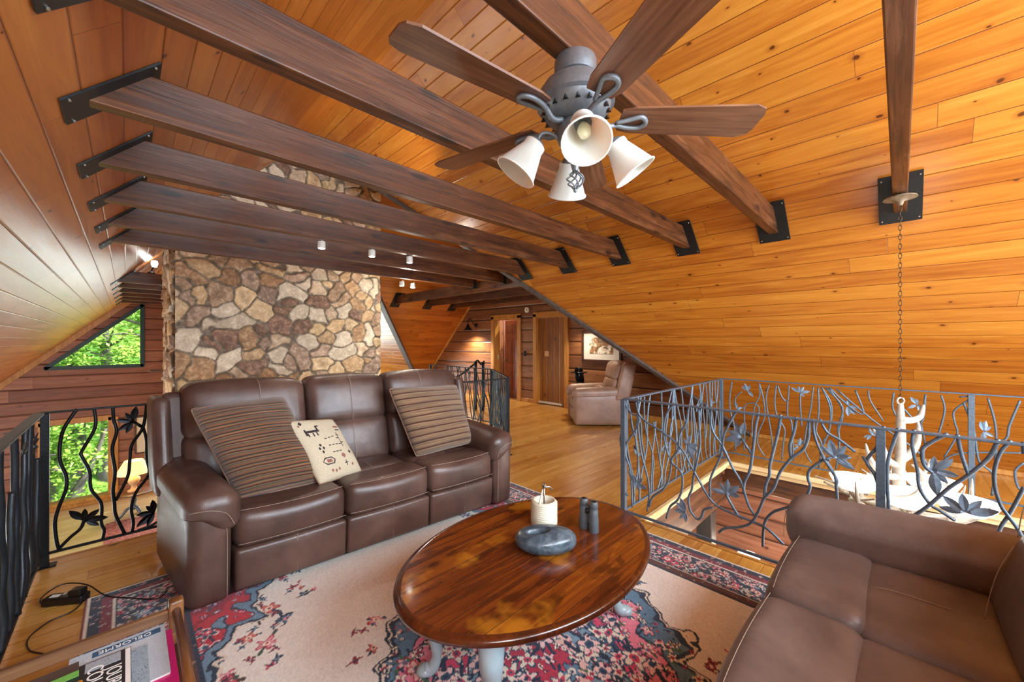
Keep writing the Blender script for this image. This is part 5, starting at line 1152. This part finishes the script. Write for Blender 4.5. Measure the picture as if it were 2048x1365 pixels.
# sconce
t = thing('wall_sconce', 'barn style wall sconce lighting the logs left of the doors', 'wall lamp', (XW - .0, 8.25, 1.9))
b = MB(); b.lathe([(.06, 0), (.06, .015), (.02, .03)], n=20, M=Matrix.Rotation(radians(-90), 3, 'Y')); b.build('wall_plate', m_plate, t, True)
b = MB(); b.tube([(-.02, 0, 0), (-.12, 0, .05), (-.16, 0, .14), (-.24, 0, .17), (-.29, 0, .1), (-.29, 0, .02)], .012, 8); b.build('gooseneck', m_plate, t, True)
b = MB(); b.lathe([(.02, .03), (.035, .0), (.05, -.05), (.1, -.11), (.135, -.14), (.13, -.14), (.045, -.05)], (-.29, 0, 0), 28, cap=False); b.build('metal_shade', m_plate, t, True)
b = MB(); b.lathe([(.01, -.06), (.03, -.09), (.02, -.12), (.0, -.125)], (-.29, 0, 0), 14); b.build('bulb', m_lit, t, True)
light('sconce_lamp', 'SPOT', (XW - .29, 8.2, 1.74), 170, (1, .86, .66), .04, (0, radians(10), 0), spot_size=radians(150), spot_blend=.7)
light('picture_lamp', 'SPOT', (XW - .35, 4.6, 2.0), 70, (1, .82, .6), .05, (0, radians(12), 0), spot_size=radians(120), spot_blend=.8)
b = MB(); b.lathe([(.07, 0), (.072, .02), (.06, .035), (.02, .038)], n=28, M=Matrix.Rotation(radians(-90), 3, 'Y')); o = b.build('smoke_detector', m_white, autosm=40); o.location = onwall(6.33, 2.215); tag(o, 'round white smoke detector on the logs between the two doors', 'smoke detector')
b = MB(); b.box((0, -.015, 0), (.004, .012, .025), .001); b.build('grille', plain('detector_grille', '#6c7a70', .5), o); o.children[0].location = (-.037, 0, 0)
t = thing('thermostat', 'small black thermostat with green digits on the logs between the doors', 'thermostat', onwall(6.38, 1.165)); b = MB(); b.box((-.01, 0, 0), (.012, .06, .06), .006); b.build('housing', m_black, t)
txt('72', .05, (-.0235, 0, 0), G('green_digits').set(col=lin('#9be8b0'), em=lin('#8fe0a8'), ems=1.2).m, t, 0, 'digits'); t.children[1].rotation_euler = (radians(90), 0, radians(-90))
b = MB(); b.box((-.004, 0, 0), (.005, .06, .06), .002); b.box((-.01, .02, 0), (.004, .006, .014), .001); b.box((-.01, -.02, 0), (.004, .006, .014), .001); o = b.build('light_switch', plain('switch_plate', '#dcb58a', .5)); o.location = (XW + .08, 5.79, 1.17); tag(o, 'double switch plate on the plank door of the right doorway', 'light switch')
b = MB(); b.box((-.0, -.004, 0), (.03, .004, .055), .002); b.box((0, -.01, 0), (.004, .003, .012), .001); o = b.build('light_switch', plain('switch_ivory', '#cfc29c', .5)); o.location = (XW + .10, 7.47, 1.05); tag(o, 'ivory switch inside the left doorway beside the red-brown door', 'light switch')

# bronze bust on a stand
t = thing('bronze_bust', 'dark bronze bust wearing a wide-brimmed hat, behind the recliner', 'sculpture', (6.35, 4.5, 0), radians(190))
mbz = plain('dark_bronze', '#141517', .28, .7, .2, 30, .2)
b = MB(); b.soft((0, 0, .2), (.26, .26, .4), .01, seg=2); b.build('plinth', m_beam, t)
b = MB(); b.soft((0, 0, .50), (.17, .30, .2), .07, seg=4, fn=lambda x, y, z: (x * (1.1 - z * 1.5), y * (1.05 - z * 2.4), z)); b.tube([(0, 0, .56), (.0, 0, .70)], [.06, .045], 12, 1)
b.lathe([(.01, -.105), (.045, -.095), (.066, -.05), (.076, .0), (.078, .04), (.06, .09), (.01, .11)], (.01, 0, .76), 20); b.tube([(.075, 0, .77), (.10, 0, .745), (.078, 0, .735)], [.01, .014, .008], 6, 2)
b.tube([(.075, -.02, .71), (.083, 0, .708), (.075, .02, .71)], .006, 6); b.lathe([(.0, -.012), (.01, -.006), (.01, .006), (.0, .012)], (.068, .028, .772), 8); b.lathe([(.0, -.012), (.01, -.006), (.01, .006), (.0, .012)], (.068, -.028, .772), 8)
b.build('head_and_shoulders', mbz, t, True)
b = MB(); b.tube([(-.05, .03, .8), (-.08, .035, .70), (-.09, .03, .60), (-.08, .03, .5)], [.04, .045, .035, .015], 10); b.tube([(-.05, -.03, .8), (-.08, -.035, .70), (-.09, -.03, .60), (-.08, -.03, .5)], [.04, .045, .035, .015], 10); b.build('hair', mbz, t, True)
b = MB(); b.lathe([(.07, .83), (.165, .835), (.175, .845), (.12, .85), (.085, .855), (.083, .9), (.075, .93), (.04, .94), (.0, .935)], n=30, cap=False); b.tube([(-.14, -.05, .84), (-.19, 0, .80), (-.14, .05, .84)], [.012, .018, .012], 6); b.build('hat', mbz, t, True)

# ================================================================ lower floor seen through the openings
t = thing('round_table', 'dark round pedestal side table below, carrying the lit lamp by the square window', 'table', (.13, 13.0, -2.75))
b = MB(); b.lathe([(.0, .575), (.36, .575), (.375, .585), (.375, .60), (.36, .61), (.0, .61)], n=36, cap=False); b.build('tabletop', m_beam, t, autosm=40)
b = MB(); b.lathe([(.05, .575), (.035, .5), (.06, .4), (.035, .3), (.05, .2), (.04, .17)], n=18); b.build('pedestal', plain('grey_pedestal', '#5c646c', .35), t, True)
for k in range(3):
    a = 2 * pi * k / 3 - .9; b = MB(); b.tube([(0, 0, .25), (.12 * cos(a), .12 * sin(a), .2), (.22 * cos(a), .22 * sin(a), .06), (.32 * cos(a), .32 * sin(a), .02)], [.035, .032, .026, .03], 8); b.build('foot', bpy.data.materials['grey_pedestal'], t, True)
t = thing('table_lamp', 'lit table lamp with carved base and cream cone shade, seen down beyond the left railing', 'lamp', (.13, 13.0, -2.14))
b = MB(); b.lathe([(.11, 0), (.115, .03), (.07, .05), (.05, .09), (.045, .14), (.09, .2), (.12, .27), (.11, .33), (.05, .37), (.04, .4), (.07, .43), (.015, .46), (.012, .62)], n=24); b.build('base', plain('carved_base', '#d2a878', .5), t, True)
b = MB(); b.lathe([(.32, .44), (.17, .74), (.165, .74), (.315, .44)], n=32, cap=False); b.build('lamp_shade', G('lit_shade').set(col=lin('#f2d9a6'), rough=.8, em=lin('#ffcf80'), ems=1.0).m, t, True)
light('table_lamp_bulb', 'POINT', (.13, 13.0, -1.6), 14, (1, .78, .5), .06)
t = thing('picture_frame', 'framed print with cream mat low on the gable wall behind the lit lamp', 'picture', (.46, YF - .02, -1.12))
b = MB()
for (a, c) in (((-.28, 0, -.5), (.28, 0, -.5)), ((-.28, 0, .5), (.28, 0, .5)), ((-.28, 0, -.5), (-.28, 0, .5)), ((.28, 0, -.5), (.28, 0, .5))): b.bar(a, c, .04, .03, .004, (0, 1, 0))
b.build('frame', wood('frame_low', ['#3a2418', '#4d3020', '#5a3a28', '#6a4632'], 2, .4), t); b = MB(); b.box((0, .012, 0), (.27, .004, .49), 0); b.build('mat_board', paper('mat_cream', '#e2d6bb', .7), t)
# lower rug
g = G('runner_pattern'); tc = g.n('TexCoord').outputs['Object']; vo = g.nt.nodes.new('ShaderNodeTexVoronoi'); g.put(vo.inputs['Vector'], tc); vo.inputs['Scale'].default_value = 16; n = g.noise(tc, 24, 4)
g.set(col=g.mix(g.sm(vo.outputs['Distance'], .25, .55), g.ramp(n, [(.4, '#c9a08c'), (.6, '#8d3a38')]), g.ramp(n, [(.4, '#8a2f33'), (.6, '#b87a6a')])), rough=.95)
b = MB(); b.box((.1, 11.95, -2.742), (.43, .95, .007), .003); o = b.build('runner_rug', g.m); tag(o, 'small red patterned rug on the pale lower floor beyond the left railing', 'rug')
b = MB(); b.box((.9, 11.3, -2.743), (.37, 1.4, .006), .003); 
# chair legs and bright glass table at the far lower left
t = thing('bentwood_stool', 'dark wooden stool on the lower floor, its splayed foot showing by the corner post', 'stool', (-1.42, 12.3, -2.75))
for a, c in (((-.2, -.2, .5), (-.24, -.24, 0)), ((.2, -.2, .5), (.26, -.24, 0)), ((-.2, .2, .5), (-.24, .24, 0)), ((.2, .2, .5), (.26, .24, 0))):
    b = MB(); b.bar(a, c, .04, .04, .006); b.build('leg', m_beam, t)
b = MB(); b.soft((0, 0, .53), (.5, .5, .06), .02, seg=3); b.build('seat', m_beam, t, True)
def lowchair(x, y, rz, lab, mat):
    t = thing('armchair', lab, 'armchair', (x, y, -2.75), rz)
    b = MB(); b.soft((0, 0, .3), (.62, .62, .3), .08, seg=4); b.build('seat_cushion', mat, t, True)
    b = MB(); b.soft((0, .3, .6), (.7, .18, .7), .08, seg=4); b.build('backrest', mat, t, True)
    for s in (-1, 1): b = MB(); b.soft((s * .38, 0, .35), (.16, .7, .55), .07, seg=4); b.build('arm', mat, t, True)
m_blue = leather('blue_grey_leather', '#5d6f80', '#7c8fa0', '#a5b4c0', .3)
lowchair(-1.3, 8.6, radians(150), 'pale blue grey armchair on the lower floor seen between the crowded vines', m_blue)
# under the stair opening: posts, girder, lamp
b = MB(); b.box((4.3, 1.72, -.5), (1.5, .1, .14), .008); o = b.build('girder', m_beam); tag(o, 'dark heavy girder under the loft edge, seen through the stair opening', 'beam')
b = MB(); b.box((0, 0, 0), (.09, .09, 1.05), .01); o = b.build('timber_post', wood('dark_post', ['#1c1613', '#2e2520', '#3d322c', '#4e413a'], 2, .4)); o.location = (5.15, 1.72, -1.7); tag(o, 'dark timber post under the girder, seen through the stair opening', 'post')
b = MB(); b.box((0, 0, 0), (.04, 2.45, .11), .006); o = b.build('rim_joist', m_beamy); o.location = (5.32, -.9, -.22); tag(o, 'dark rim beam below the pale lip of the far floor edge', 'beam')
b = MB(); b.box((0, 0, 0), (1.12, .04, .1), .006); o = b.build('rim_joist', m_beam); o.location = (4.08, 1.585, -.21); tag(o, 'dark rim beam below the short left end of the stair opening', 'beam')
t = thing('side_table', 'small dark table on the lower floor below the stair opening', 'table', (5.95, 1.45, -2.75))
b = MB(); b.lathe([(.0, .66), (.24, .66), (.25, .69), (.0, .7)], n=28, cap=False); b.build('tabletop', m_beam, t, autosm=40); b = MB(); b.lathe([(.16, 0), (.04, .05), (.035, .66)], n=16); b.build('pedestal', m_beam, t, True)
t = thing('table_lamp', 'table lamp with a plain white drum shade low in the stair opening', 'lamp', (5.95, 1.45, -2.05))
b = MB(); b.lathe([(.08, 0), (.09, .05), (.05, .15), (.07, .3), (.02, .42)], n=20); b.build('base', mbz, t, True); b = MB(); b.lathe([(.16, .40), (.13, .62), (.125, .62), (.155, .40)], n=30, cap=False); b.build('lamp_shade', G('lit_white_shade').set(col=lin('#efece6'), rough=.8, em=(1, .97, .92, 1), ems=.7).m, t, True)
light('stair_lamp', 'POINT', (5.75, 1.2, -1.35), 10, (1, .85, .65), .08)
